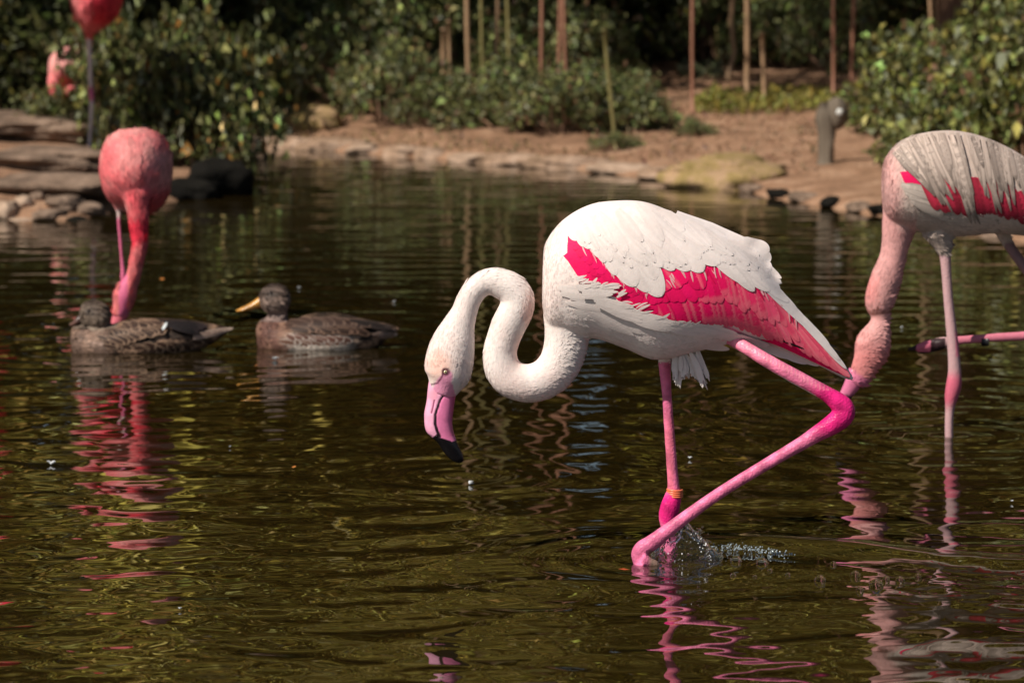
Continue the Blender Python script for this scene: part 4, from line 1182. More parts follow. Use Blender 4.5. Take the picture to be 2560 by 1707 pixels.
bvdm = BVHTree.FromPolygons([Vector(q) for q in co], [tuple(f) for f in fc])
bvd = Surface([loft(st1, YD1, 28, 5)], YD1, 165, 590, 785, 925, 4)
b1 = loft([(204, 780, 206, 808, 14), (192, 792, 196, 812, 15), (182, 802, 186, 816, 13), (174, 808, 176, 817, 7)], YD1, 14, 4)
part('bill', *b1, M_BILL, r1_, col=mix(np.tile(np.array([0.11, 0.05, 0.035]), (len(b1[0]), 1)), (0.06, 0.05, 0.05), np.clip(fbm(b1[0][:, 0], b1[0][:, 2], 6, 60, 3) + 0.3, 0, 0.8)))
part('eye', *ball(P(222, 778, near_y(bvdm, 222, 778, YD1)), 0.004), M_PUPIL, r1_)
ws = [(285, 815, 290, 850, 6, -0.066), (340, 800, 338, 862, 12, -0.07), (400, 800, 396, 856, 12, -0.07), (460, 806, 452, 842, 8, -0.055), (505, 812, 500, 826, 4, -0.035)]
wing1 = part('wing', *loft(ws, YD1, 14, 4), M_DUCK, r1_, col=np.tile(BROWN, (len(loft(ws, YD1, 14, 4)[0]), 1)))
duck_wing(wing1, bvd, YD1, [([(275, 825), (310, 808), (370, 802)], [(305, 838), (345, 822), (405, 812)], 11, 18, (0.05, 0.028, 0.02), (0.32, 0.21, 0.145), 0.012),
                            ([(275, 845), (320, 830), (380, 822)], [(310, 858), (355, 845), (410, 834)], 11, 18, (0.045, 0.024, 0.016), (0.36, 0.23, 0.155), 0.011),
                            ([(405, 802), (430, 812)], [(515, 808), (500, 838)], 7, 15, (0.012, 0.009, 0.009), (0.03, 0.02, 0.02), 0.016)], None, None)
duck_wing(r1_, bvd, YD1, [([(240, 840), (280, 862), (350, 862), (420, 858)], [(275, 852), (312, 874), (385, 874), (455, 868)], 14, 18, (0.045, 0.022, 0.015), (0.38, 0.25, 0.17), 0.004),
                          ([(260, 862), (330, 870), (420, 868), (470, 855)], [(290, 874), (362, 882), (450, 878), (505, 860)], 12, 16, (0.05, 0.026, 0.018), (0.34, 0.23, 0.16), 0.005),
                          ([(478, 848), (490, 840)], [(560, 822), (575, 819)], 4, 12, (0.34, 0.23, 0.18), (0.5, 0.38, 0.3), 0.006)], None, None)
co_, f_, a1, a2 = feather(bvd, YD1, (417, 806), (406, 824), 7, layer=0.020, lift=0.002)
part('white_feather', co_, f_, M_FEATHER, wing1, col=np.tile(np.array([0.62, 0.66, 0.66]), (len(co_), 1)))

# ------------------------------------------------------------------ splash, foam, bubbles and floating bits
M_SPLASH, nt, b, N, L = mat('splash_water')
b.inputs['Base Color'].default_value = (0.97, 0.98, 1, 1); b.inputs['Roughness'].default_value = 0.0
b.inputs['IOR'].default_value = 1.22; b.inputs['Transmission Weight'].default_value = 1.0
n1 = N.new('ShaderNodeTexNoise'); n1.inputs['Scale'].default_value = 85; n1.inputs['Detail'].default_value = 2
bp = N.new('ShaderNodeBump'); bp.inputs['Strength'].default_value = 0.55; bp.inputs['Distance'].default_value = 0.01
tc = N.new('ShaderNodeTexCoord'); L.new(tc.outputs['Object'], n1.inputs['Vector'])
L.new(n1.outputs['Fac'], bp.inputs['Height']); L.new(bp.outputs[0], b.inputs['Normal'])

spl = [(1696, 1306, 14, -0.02), (1706, 1318, 46, -0.02), (1704, 1342, 108, -0.02), (1702, 1366, 150, -0.02), (1704, 1392, 176, -0.02), (1708, 1410, 196, -0.02), (1708, 1432, 180, -0.02)]
sco, sfc = tube(spl, YM, 96, 18, 0.5)
ang_ = np.arctan2(sco[:, 1] - YM + 0.02, sco[:, 0] - P(1704, 1380, YM).x)
sp_n = 0.0075 * fbm(ang_ * 1.0, sco[:, 2] * 14, 77, 2.6, 2) + 0.0030 * fbm(ang_, sco[:, 2] * 22, 78, 9, 3)
cc_ = P(1704, 1385, YM - 0.02)
dirv = sco - np.array(cc_); dirv[:, 2] *= 0.4
dirv /= np.linalg.norm(dirv, axis=1)[:, None] + 1e-9
sco = sco + dirv * sp_n[:, None]
inner = sco - dirv * (0.0035 + 0.0015 * fbm(ang_, sco[:, 2] * 20, 79, 7, 2))[:, None]
sfc = list(sfc) + [tuple(i + len(sco) for i in q)[::-1] for q in sfc]
sco = np.vstack([sco, inner])
splash = empty('water_splash', onplane(1700, 1402), 'clear splash of water curling round the stepping pink leg', 'splash')
part('sheet', sco, sfc, M_SPLASH, splash)
dr = []
for i in range(110):
    t = random.random()
    if i < 92:
        p = interp([(1712, 1312), (1745, 1335), (1765, 1362), (1772, 1390), (1785, 1420)], t) + np.array([abs(random.gauss(0, 14)), random.gauss(0, 9)])
    else:
        p = np.array([random.uniform(1635, 1780), random.uniform(1370, 1420)])
    dr.append(ball(P(p[0], p[1], YM - 0.02 - random.uniform(0.0, 0.09)), 0.0008 + 0.0026 * random.random() ** 2.5, 8, 6))
tag(part('droplets', *join(dr), M_SPLASH, splash), kind='stuff')

M_GLINT = simple('glint_beads', (0.80, 0.80, 0.80), 0.15, 0.6)  # white beads stand in for sun glints on the splash
fz = []
for i in range(75):
    t = random.random()
    if i < 45: p = interp([(1712, 1312), (1742, 1334), (1764, 1360), (1772, 1388), (1784, 1416)], t) + rng.normal(0, 3.5, 2)
    else: p = np.array([random.uniform(1650, 1770), random.uniform(1345, 1420)])
    fz.append(ball(P(p[0], p[1], YM - 0.07 - random.uniform(0.0, 0.03)), 0.0006 + 0.0013 * random.random() ** 3, 7, 5))
tag(part('glint_beads', *join(fz), M_GLINT, splash), kind='stuff')
M_FOAM = simple('foam', (0.24, 0.29, 0.31), 0.12, 0.6)
fm = []
for i in range(330):
    q = random.random()
    p = interp([(1772, 1372), (1820, 1368), (1880, 1374), (1930, 1382), (1968, 1390)], q) + np.array([random.gauss(0, 12), random.gauss(0, 6.5 * (1 - 0.6 * q))])
    w = onplane(p[0], p[1]); 
    rr = abs(random.gauss(0.0006, 0.0006)) + 0.0004
    fm.append(ball((w.x, w.y, 0.002 + random.uniform(-.001, .002)), rr, 7, 5))
tag(obj('foam', make_mesh('foam', *join(fm), M_FOAM)), 'streak of pale foam trailing right of the splash', None, None, 'stuff')

def hemi(c, r, n=16, m=7):
    co_, f_ = ball(c, r, n, m * 2)
    return co_, f_
M_BUBBLE, nt, b, N, L = mat('bubble_film')
b.inputs['Base Color'].default_value = (1, 1, 1, 1); b.inputs['Roughness'].default_value = 0.0
b.inputs['IOR'].default_value = 1.12; b.inputs['Transmission Weight'].default_value = 1.0; b.inputs['Specular IOR Level'].default_value = 1.0
bub = [(1840, 1404, 15), (1905, 1410, 16), (1833, 1440, 8), (1887, 1443, 6), (1925, 1428, 7), (2050, 1452, 15), (2083, 1412, 9), (2138, 1440, 14), (2190, 1466, 19), (2215, 1450, 10), (2250, 1452, 12), (2150, 1476, 10), (2295, 1442, 9), (1970, 1438, 7), (1757, 1398, 10)]
ordn = ['first', 'second', 'third', 'fourth', 'fifth', 'sixth', 'seventh', 'eighth', 'ninth', 'tenth', 'eleventh', 'twelfth', 'thirteenth', 'fourteenth', 'fifteenth', 'sixteenth', 'seventeenth', 'eighteenth']
bub.sort()
for bi, (u, v, r) in enumerate(bub):
    w = onplane(u, v)
    rr = r * w.y / F
    o = obj('bubble', make_mesh('bubble', *ball((0, 0, 0), rr, 18, 12), M_BUBBLE), None, (w.x, w.y, 0.001))
    tag(o, '%s clear bubble on the churned water, %s one counting rightwards from the splash' % ('large' if r > 13 else 'small', ordn[bi]), 'bubble', 'bubbles beside the splash')

# drifting down and leaves
M_DOWN = simple('down', (0.45, 0.47, 0.48), 0.8)
def fluff(u, v, s, label, m=M_DOWN, cat='feather', name='floating_feather'):
    w = onplane(u, v); w.z = 0.004
    pp = []
    k = 0.7 * s * w.y / F
    for i in range(7):
        a = random.uniform(0, 6.28)
        tipp = (k * math.cos(a), k * 0.7 * math.sin(a), k * random.uniform(0.1, 0.6))
        pp.append(wtube([(0, 0, 0, k * 0.25), (tipp[0] * .5, tipp[1] * .5, tipp[2] * .8, k * 0.22), (*tipp, k * 0.03)], 6))
    o = obj(name, make_mesh(name, *join(pp), m), None, w)
    return tag(o, label, cat, 'bits drifting on the water')
fluff(128, 1162, 17, 'white downy feather floating near the left edge')
fluff(1174, 1212, 17, 'white downy feather floating below the dark bill tip')
fluff(688, 900, 13, 'pale tuft of down floating under the orange billed duck')
fluff(748, 722, 7, 'tiny white tuft floating behind the raised duck head')
fluff(985, 757, 6, 'tiny white tuft floating left of the curved white neck')
fluff(1725, 1148, 9, 'white fleck floating just right of the standing leg')
fluff(575, 1120, 6, 'small pale fleck floating below the ducks')
fluff(2255, 822, 7, 'pale fleck floating left of the grey flamingo leg')
fluff(2530, 1256, 8, 'white fleck floating at the far right under the lifted foot')
fluff(450, 1525, 8, 'pale fleck floating in the lower left water')
M_DRY = simple('dry_leaf', (0.42, 0.15, 0.03), 0.6)
def flat_leaf(u, v, s, label, m=M_DRY, z=None):
    w = onplane(u, v) if z is None else gpix(u, v)
    k = s * w.y / F
    rz = random.uniform(0, 6.28)
    co_ = []
    for (x, y, zz) in [(-1, 0, .05), (-.4, .38, .16), (.3, .34, .14), (1, 0, .22), (.3, -.34, .14), (-.4, -.38, .16), (0, 0, .02)]:
        co_.append((k * (x * math.cos(rz) - y * math.sin(rz)), k * (x * math.sin(rz) + y * math.cos(rz)), k * zz + 0.004))
    o = obj('fallen_leaf', make_mesh('fallen_leaf', co_, [(6, i, (i + 1) % 6) for i in range(6)], m), None, w)
    tag(o, label, 'leaf', 'fallen leaves')
flat_leaf(405, 702, 16, 'orange leaf floating right of the pink flamingo head')
flat_leaf(735, 1172, 13, 'orange leaf floating in open water below the ducks')
flat_leaf(640, 918, 11, 'brown leaf floating below the orange billed duck')
flat_leaf(1782, 214, 14, 'bright red leaf lying on the tan bank', simple('red_leaf', (0.55, 0.06, 0.03), 0.6), 1)
flat_leaf(1560, 1430, 22, 'rusty leaf at the water surface left of the folded toes', simple('rusty_leaf', (0.35, 0.06, 0.02), 0.4))

# ------------------------------------------------------------------ stones
from mathutils import noise as mnoise
def rock_mesh(name, seed, m, sx, sy, sz, rough=0.25, n=22):
    co_, f_ = ball((0, 0, 0), 1.0, n, int(n * 0.7))
    out = []
    for q in co_:
        v = Vector(q)
        d = 1 + rough * mnoise.noise(v * 1.1 + Vector((seed * 3.1, 0, 0))) + rough * 0.5 * mnoise.noise(v * 2.6 + Vector((0, seed * 1.7, 0))) + rough * 0.2 * mnoise.noise(v * 6 + Vector((seed, 0, 2)))
        w = v * d
        w = Vector((math.copysign(abs(w.x) ** 0.8, w.x) * sx, math.copysign(abs(w.y) ** 0.8, w.y) * sy, math.copysign(abs(w.z) ** 0.75, w.z) * sz))
        out.append(w)
    return make_mesh(name, out, f_, m)

def rock(u, v, wpx, hpx, dep, label, m, seed, name='stone', group='stones along the pond edge', rz=0.0, cat='stone', sink=0.3, z0=None, rough=0.3):
    """(u, v) is the foot of the stone in the photograph"""
    p = gpix(u, v)
    if z0 is not None:
        p = onplane(u, v, z0)
    s = p.y / F
    o = obj(name, rock_mesh(name, seed, m, wpx / 2 * s, dep / 2, hpx * s * 0.6, rough, 36), None, p + Vector((0, dep * 0.3, hpx * s * (0.5 - sink))))
    o.rotation_euler = (0, 0, rz)
    return tag(o, label, cat, group)

# layered slabs of the left bank
slabs = [(95, 352, 420, 60, 1.0, 'broad tan rock slab at the back of the left bank, in full sun', M_ROCK, 1, -0.30),
         (110, 424, 460, 44, 0.55, 'long tan rock slab between two dark clefts on the left bank', M_ROCK, 2, -0.36),
         (130, 492, 440, 52, 0.5, 'lowest long rock slab of the left bank, above the small stones', M_ROCK, 3, -0.40)]
for (u, v, w, h, dep, lab, m, sd_, rz) in slabs:
    rock(u, v, w, h, dep, lab, m, sd_ + 50, 'rock_slab', 'rock slabs of the left bank', rz, 'rock', sink=0.05, rough=0.55)
small = [(10, 545, 62, 50, 'rounded stone at the left edge by the water', M_PALEROCK), (55, 518, 48, 34, 'small tan stone next to the rounded edge stone', M_PALEROCK), (90, 500, 34, 24, 'small grey stone tucked under the lowest slab', M_ROCK),
         (120, 545, 70, 26, 'low flat stone half in the water at left', M_ROCK), (160, 520, 90, 34, 'brown stone under the lowest slab', M_ROCK), (215, 532, 80, 30, 'brown stone behind the pink flamingo legs', M_ROCK), (50, 560, 90, 18, 'wet pale stone barely above the water', M_PALEROCK),
         (185, 560, 60, 20, 'dark wet stone low at the waterline', M_WETSHADEROCK), (125, 285, 75, 30, 'pale rounded stone above the shadow on the slab', M_PALEROCK), (72, 262, 30, 40, 'small upright pale stone by the dark leaves', M_PALEROCK), (40, 255, 26, 36, 'small upright stone left of the pale one', M_ROCK)]
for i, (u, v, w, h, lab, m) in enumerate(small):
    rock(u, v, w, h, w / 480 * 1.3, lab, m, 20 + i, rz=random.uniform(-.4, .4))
rock(545, 486, 165, 96, 0.55, 'rounded rock with deep shade painted black, below the leafy left bush', M_WETSHADEROCK, 71, cat='rock', name='painted_shade_rock', group=None, sink=0.22)  # shade under the bush is put into the near-black colour
rock(470, 500, 140, 60, 0.4, 'low rock with shade painted black next to the rounded one, behind the pink flamingo', M_WETSHADEROCK, 72, cat='rock', name='painted_shade_rock', group=None)
# edging
edge = [(650, 356, 90, 'pinkish edging stone farthest left on the far shore'), (735, 362, 110, 'long pinkish edging stone below the mossy hump'), (830, 368, 130, 'long pale edging stone left of the round pale one'), (910, 378, 70, 'pinkish short edging stone'),
        (1010, 382, 84, 'bright rounded edging stone on the far shore'), (1075, 392, 60, 'small edging stone right of the bright one'), (1185, 398, 95, 'pale triangular edging stone on the far shore'), (1290, 402, 150, 'long pale edging slab under the bushes'),
        (1430, 412, 170, 'longest pale edging slab at the foot of the bank'), (1560, 424, 140, 'pale edging slab left of the small leaning plant'), (1680, 436, 120, 'tan edging slab left of the mossy boulder')]
for i, (u, v, w, lab) in enumerate(edge):
    rock(u, v + 3, w * 1.35, 26 + (i % 3) * 5, 0.24, lab, M_EDGE if i % 3 else M_PALEROCK, 100 + i, 'edging_stone', 'edging stones of the far shore', rz=-0.25 if u > 1000 else -0.1, sink=0.46, rough=0.42)
rock(1830, 452, 290, 84, 0.7, 'large mossy boulder on the bank right of the pale edging', M_MOSSROCK, 140, 'boulder', None, -0.3, 'boulder', sink=0.45, rough=0.45)
rock(770, 322, 170, 70, 0.45, 'olive mossy hump of rock at the left end of the far bank', M_MOSSROCK, 141, 'boulder', None, 0.1, 'boulder', sink=0.3)
rock(690, 318, 60, 46, 0.2, 'dark grey stone left of the mossy hump', M_ROCK, 142, 'boulder', None, 0.1, 'boulder', sink=0.3)
dk = [(1880, 480, 60), (1950, 492, 50), (2010, 500, 70), (2080, 512, 56), (2150, 524, 66), (2210, 530, 70), (2300, 560, 80), (2400, 585, 110), (2500, 600, 100)]
dkl = ['dark wet pebble heap stone nearest the mossy boulder', 'second dark wet stone from the mossy boulder', 'low wide dark wet stone on the right shore', 'dark wet stone left of the pale flamingo neck', 'dark wet stone touching the pale flamingo neck',
       'dark stone behind the grey flamingo breast', 'dark stone behind the grey flamingo leg', 'wide dark stone under the grey flamingo body', 'dark stone at the right edge under the grey flamingo']
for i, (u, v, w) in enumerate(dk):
    rock(u, v, w, 22, 0.16, dkl[i], M_WETSHADEROCK if i % 2 else M_ROCK, 160 + i, rz=random.uniform(-.4, .4))

# dead stump
p = gpix(2064, 410)
s = p.y / F
stp = empty('tree_stump', p, 'short grey dead stump with a pale knot beside the right bush', 'stump')
hgt = 165 * s
trk = []
for i in range(9):
    t = i / 8
    trk.append((p.x + 0.006 * math.sin(5 * t), p.y, p.z - 0.02 + t * hgt, (19 + 10 * t + 10 * max(0, 0.12 - t) * 6) * s * (1 - 0.75 * max(0, (t - 0.75) / 0.25) ** 2)))
tc_, tf_ = wtube(trk, 18)
tc_ = tc_ + np.column_stack([0.01 * fbm(tc_[:, 0], tc_[:, 2], 4, 40, 3)] * 3) * np.array([1, 1, 0.3])
part('trunk', tc_, tf_, M_WOOD, stp)
kn = P(2098, 285, p.y - 0.03)
bc_, bf_ = ball((kn.x - 0.012, p.y - 0.005, kn.z), 0.062, 18, 12, 0.8)
bc_[:, 2] = kn.z + (bc_[:, 2] - kn.z) * 1.35
part('burl', bc_, bf_, M_WOOD, stp)
part('knot', *ball((kn.x, p.y - 0.058, kn.z + 0.01), 0.018, 12, 8, 0.5), simple('pale_wood', (0.55, 0.55, 0.52), 0.7), stp)

# ------------------------------------------------------------------ vegetation
def leaves(centers, dirs, size, cols, aspect=0.5, fold=0.18, droop=0.0):
    """many small folded leaves: 6 vertices, 4 triangles each"""
    n = len(centers)
    d = dirs / (np.linalg.norm(dirs, axis=1)[:, None] + 1e-9)
    rv = rng.normal(size=(n, 3))
    s = np.cross(d, rv); s /= np.linalg.norm(s, axis=1)[:, None] + 1e-9
    nn = np.cross(s, d)
    flip = np.where(nn[:, 2] < 0, -1.0, 1.0)[:, None]
    nn = nn * flip
    L_ = size[:, None]
    w = L_ * aspect * 0.5
    base = centers
    mid = centers + d * L_ * 0.5 - nn * L_ * fold * 0.5 * 0
    tip = centers + d * L_ - np.array([0, 0, 1]) * L_ * droop
    lf = centers + d * L_ * 0.42 + s * w + nn * L_ * fold
    rt = centers + d * L_ * 0.42 - s * w + nn * L_ * fold
    V = np.stack([base, lf, tip, rt, mid], 1).reshape(-1, 3)
    i = np.arange(n)[:, None] * 5
    f = np.concatenate([i + np.array([[0, 4, 1]]), i + np.array([[1, 4, 2]]), i + np.array([[2, 4, 3]]), i + np.array([[3, 4, 0]])], 1).reshape(-1, 3)
    C = np.repeat(cols, 5, axis=0)
    return V, f, C

def palette(n, base, spread=0.35, accents=()):
    base = np.array(base)
    t = rng.normal(0, spread, n)
    c = base[None] * np.exp(t)[:, None]
    c = c * (1 + rng.normal(0, 0.10, (n, 3)))
    for (col, frac) in accents:
        k = rng.random(n) < frac
        c[k] = np.array(col) * np.exp(rng.normal(0, 0.2, k.sum()))[:, None]
    return np.clip(c, 0.002, 0.8)

def blob_points(blobs, n, shell=0.5):
    w = np.array([b_[3] * b_[4] * b_[5] for b_ in blobs]) ** 0.7; w /= w.sum()
    k = rng.choice(len(blobs), n, p=w)
    B = np.array(blobs)[k]
    v = rng.normal(size=(n, 3)); v /= np.linalg.norm(v, axis=1)[:, None]
    r = rng.random(n) ** (1 / 3.0)
    r = r * (1 - shell) + shell * (0.85 + 0.25 * rng.random(n))
    r = np.where(rng.random(n) < 0.25, rng.random(n) * 0.9, r)
    return B[:, :3] + v * r[:, None] * B[:, 3:6], v

def shrub_meshes(name, w, d, h, n, leaf, base, spread=0.4, accents=(), nb=14, aspect=0.6, seed=0, low=0.0):
    global rng
    rng = np.random.default_rng(500 + seed)
    blobs = []
    for i in range(nb):
        x, y = rng.uniform(-w / 2, w / 2), rng.uniform(-d / 2, d / 2)
        top = h * (1 - 0.55 * (abs(x) / (w / 2)) ** 2) * rng.uniform(0.55, 1.0)
        r = rng.uniform(0.12, 0.24) * min(h, w)
        blobs.append((x, y, max(low + r * 0.6, top - r), r * rng.uniform(1.0, 1.6), r * rng.uniform(1.0, 1.5), r * rng.uniform(0.7, 1.1)))
    for i in range(nb // 2):
        x, y = rng.uniform(-w / 2.3, w / 2.3), rng.uniform(-d / 2.3, d / 2.3)
        r = 0.2 * min(h, w)
        blobs.append((x, y, low + h * rng.uniform(0.15, 0.5), r * 1.5, r * 1.3, r))
    p_, v_ = blob_points(blobs, n)
    p_[:, 2] = np.where(p_[:, 2] < low + 0.02, low + 0.02 + rng.random(n) * 0.1, p_[:, 2])
    dirs = v_ * 0.8 + rng.normal(0, 0.7, (n, 3)) + np.array([0, -0.25, -0.15])
    ex_p, ex_d = [], []
    for i in range(34):
        b_ = blobs[rng.integers(len(blobs))]
        v0 = rng.normal(size=3); v0[2] = abs(v0[2]) * 0.8 - 0.25; v0 /= np.linalg.norm(v0)
        o_ = np.array(b_[:3]) + v0 * np.array(b_[3:6]) * 0.8
        L0 = rng.uniform(0.10, 0.26) * min(1.0, h + 0.2)
        for k in range(9):
            ex_p.append(o_ + v0 * L0 * (k + 1) / 9 - np.array([0, 0, 0.05]) * (k / 9.0) ** 2)
            ex_d.append(v0 * 0.4 + rng.normal(0, 0.6, 3))
    p_ = np.vstack([p_, ex_p]); dirs = np.vstack([dirs, ex_d]); n = len(p_)
    V, f, C = leaves(p_, dirs, leaf * np.exp(rng.normal(0, 0.3, n)), palette(n, base, spread, accents), aspect)
    lm = make_mesh(name + '_foliage', V, f, M_LEAF, smooth=False, col=C)
    st = []
    for b_ in blobs:
        x0, y0 = rng.normal(0, 0.08, 2)
        st.append(wtube([(x0, y0, -0.05, 0.012), ((x0 + b_[0]) / 2, (y0 + b_[1]) / 2, b_[2] * 0.55, 0.009), (b_[0], b_[1], b_[2], 0.004)], 5))
    sm_ = make_mesh(name + '_stems', *join(st), M_BARK)
    return lm, sm_

def plant(name, meshes, loc, rz, scale, label, cat, group, foliage='foliage', stem_='stems'):
    o = empty(name, loc, label, cat, group)
    o.rotation_euler = (0, 0, rz)
    o.scale = scale if hasattr(scale, '__len__') else (scale,) * 3
    f_ = obj(foliage, meshes[0], o); f_['kind'] = 'stuff'
    obj(stem_, meshes[1], o)
    return o

GREEN = (0.112, 0.124, 0.044)
OLIVE = (0.092, 0.100, 0.034)
GREYG = (0.110, 0.115, 0.060)
YG = (0.19, 0.17, 0.035)
orange = ((0.30, 0.15, 0.035), 0.045)
brownl = ((0.16, 0.085, 0.045), 0.05)
pale = ((0.24, 0.26, 0.17), 0.06)

SA = [shrub_meshes('bank_bush', 1.0, 0.8, 0.75, 3300, 0.047, GREEN, 0.7, (brownl, pale), seed=i) for i in range(3)]
SB = [shrub_meshes('leafy_bush', 1.15, 0.9, 0.95, 1700, 0.078, OLIVE, 0.75, (orange, pale), seed=10 + i, aspect=0.62) for i in range(2)]
SCm = [shrub_meshes('round_leaf_bush', 1.1, 0.8, 0.85, 3000, 0.060, (0.120, 0.130, 0.038), 0.6, (brownl, pale, ((0.23, 0.20, 0.04), 0.06)), seed=20 + i, aspect=0.7) for i in range(2)]
SD = [shrub_meshes('thicket', 1.9, 1.2, 1.7, 5200, 0.085, (0.060, 0.066, 0.020), 0.5, (((0.17, 0.15, 0.03), 0.05),), seed=30 + i, aspect=0.35, nb=20) for i in range(3)]

# middle bushes on the far bank: u of the middle, v of the foot, width and height in picture pixels
mid = [(775, 250, 230, 330, 'dark green bush at the left end of the far bank'), (880, 285, 260, 330, 'green bush above the olive mossy hump'), (980, 318, 230, 260, 'low green bush behind the bright edging stone'),
       (1030, 270, 300, 360, 'tall green bush left of the tan stalk'), (1130, 328, 240, 170, 'low bush with pale leaves under the tan stalk'), (1180, 262, 320, 320, 'dense green bush at the foot of the tan stalks'), (1270, 335, 250, 190, 'bush overhanging the long pale edging slab'),
       (1330, 268, 300, 270, 'bush behind the twin stalks'), (1400, 340, 250, 190, 'bush left of the slanting olive stalk'), (1490, 340, 220, 190, 'low bush around the slanting olive stalk'), (1575, 330, 180, 170, 'small bush at the right end of the row'), (1540, 385, 120, 60, 'tiny plant at the foot of the slanting stalk'), (1735, 352, 90, 60, 'tiny plant alone on the tan slope')]
mid += [(690, 236, 260, 330, 'shaded bush at the far left of the planted bank'), (830, 232, 300, 380, 'tall back row bush above the mossy hump'), (960, 230, 300, 380, 'tall back row bush left of the tan stalks'), (1090, 232, 280, 380, 'tall back row bush right behind the thin tan stalks'), (1230, 230, 300, 360, 'tall back row bush behind the short lit stalk'), (1370, 232, 260, 330, 'back row bush behind the twin reddish stalks'), (1480, 236, 200, 230, 'last bush of the back row, beside the dark gap'),
        (1790, 172, 200, 260, 'loose leafy bush in the dark behind the thickest stalk'), (1960, 176, 220, 260, 'loose leafy bush in the dark left of the stump'), (2090, 186, 180, 280, 'tall loose bush behind the two reddish stalks')]
for i, (u, v, w, h, lab) in enumerate(mid):
    p = gpix(u, v); s = p.y / F
    sx, sz = w * s / 1.0, h * s / 0.75
    plant('bush', SA[i % 3], p + Vector((0, 0.15, 0)), random.uniform(-.5, .5), (sx, (sx + sz) / 2, sz), lab, 'bush', 'bushes on the far bank')
lef = [(130, 262, 150, 70, 19.75, 'low dark bush at the foot of the half hidden pink flamingo', 0), (60, 250, 330, 320, 21.9, 'dark bush behind the half hidden pink flamingo', 0), (300, 300, 260, 330, 19.6, 'tall leafy bush with yellowing leaves behind the pink flamingo', 0), (385, 350, 250, 330, 18.6, 'leafy bush whose branches reach down to the pink flamingo back', 0), (470, 360, 270, 330, 18.5, 'leafy bush hanging over the black rock', 0), (285, 245, 200, 330, 20.9, 'leafy bush behind the standing pink flamingo', 0),
       (520, 260, 280, 330, 19.4, 'dim bush behind the bush over the black rock', 0), (610, 250, 200, 290, 21.3, 'shaded bush between left bank and far bank', 0), (0, 180, 240, 240, 21.8, 'dark bush in the top left corner', 0), (640, 268, 150, 150, 21.4, 'greyish low bush left of the mossy hump', 1)]
for i, (u, v, w, h, Y, lab, kd) in enumerate(lef):
    p = P(u, v, Y); p.z = gz(p.x, p.y); s = Y / F
    pv = pix(np.array([tuple(p)]))[0][1]
    hh = (pv - (v - h)) * s
    sx, sz = w * s / 1.15, max(0.25, hh) / 0.95
    plant('leafy_bush', SB[i % 2], p, random.uniform(-.5, .5), (sx, (sx + sz) / 2, sz), lab, 'bush', 'bushes on the left bank')
rig = [(2290, 395, 330, 330, 'green bush right of the grey stump'), (2440, 430, 360, 420, 'large green bush behind the grey flamingo'), (2620, 450, 380, 460, 'big green bush cut by the right edge'), (2350, 300, 340, 330, 'upright bush with thin bare branches at right'), (2520, 330, 380, 380, 'dark bush in the top right corner'), (2210, 330, 170, 150, 'small bush against the grey stump'), (2260, 440, 170, 130, 'low leaves hanging over the shore beside the grey flamingo')]
for i, (u, v, w, h, lab) in enumerate(rig):
    p = gpix(u, v); s = p.y / F
    sx, sz = w * s / 1.1, h * s / 0.85
    plant('bush', SCm[i % 2], p + Vector((0, 0.1, 0)), random.uniform(-.5, .5), (sx, (sx + sz) / 2, sz), lab, 'bush', 'bushes on the right bank')

# low yellow-green cover and litter on the bank
def cover(name, poly_uv, n, leaf, base, label, hgt=0.05):
    global rng
    rng = np.random.default_rng(abs(hash(name)) % 1000 if False else len(name) * 7)
    us = [q[0] for q in poly_uv]; vs = [q[1] for q in poly_uv]
    pg = np.array(poly_uv, float)
    out = []
    while len(out) < n:
        u, v = random.uniform(min(us), max(us)), random.uniform(min(vs), max(vs))
        if inside(np.array([[u, v]]), pg)[0]:
            q = gpix(u, v); out.append((q.x, q.y, q.z + random.uniform(0, hgt)))
    c_ = np.array(out)
    d_ = rng.normal(0, 0.6, (n, 3)) + np.array([0, 0, 0.7])
    V, f, C = leaves(c_, d_, leaf * np.exp(rng.normal(0, .3, n)), palette(n, base, 0.3), 0.55)
    return tag(obj(name, make_mesh(name, V, f, M_LEAF, smooth=False, col=C)), label, None, None, 'stuff')
cover('ground_cover', [(1735, 255), (1800, 243), (1900, 238), (2060, 236), (2110, 250), (2060, 280), (1900, 290), (1740, 288)], 1500, 0.035, YG, 'strip of yellow green ground cover on the bank')
cover('grass_patch', [(1705, 178), (1800, 178), (1810, 200), (1700, 200)], 260, 0.05, GREYG, 'patch of short grass at the foot of the reddish stalk')
cover('leaf_litter', [(1450, 330), (1620, 210), (2050, 300), (2050, 430), (1900, 440), (1500, 410)], 900, 0.024, (0.20, 0.12, 0.07), 'scattered dead leaves on the tan bank', 0.008)
cover('leaf_scraps', [(620, 330), (1000, 330), (1500, 385), (1500, 408), (1000, 370), (640, 350)], 420, 0.025, (0.20, 0.14, 0.07), 'dead leaves under the far bushes', 0.01)

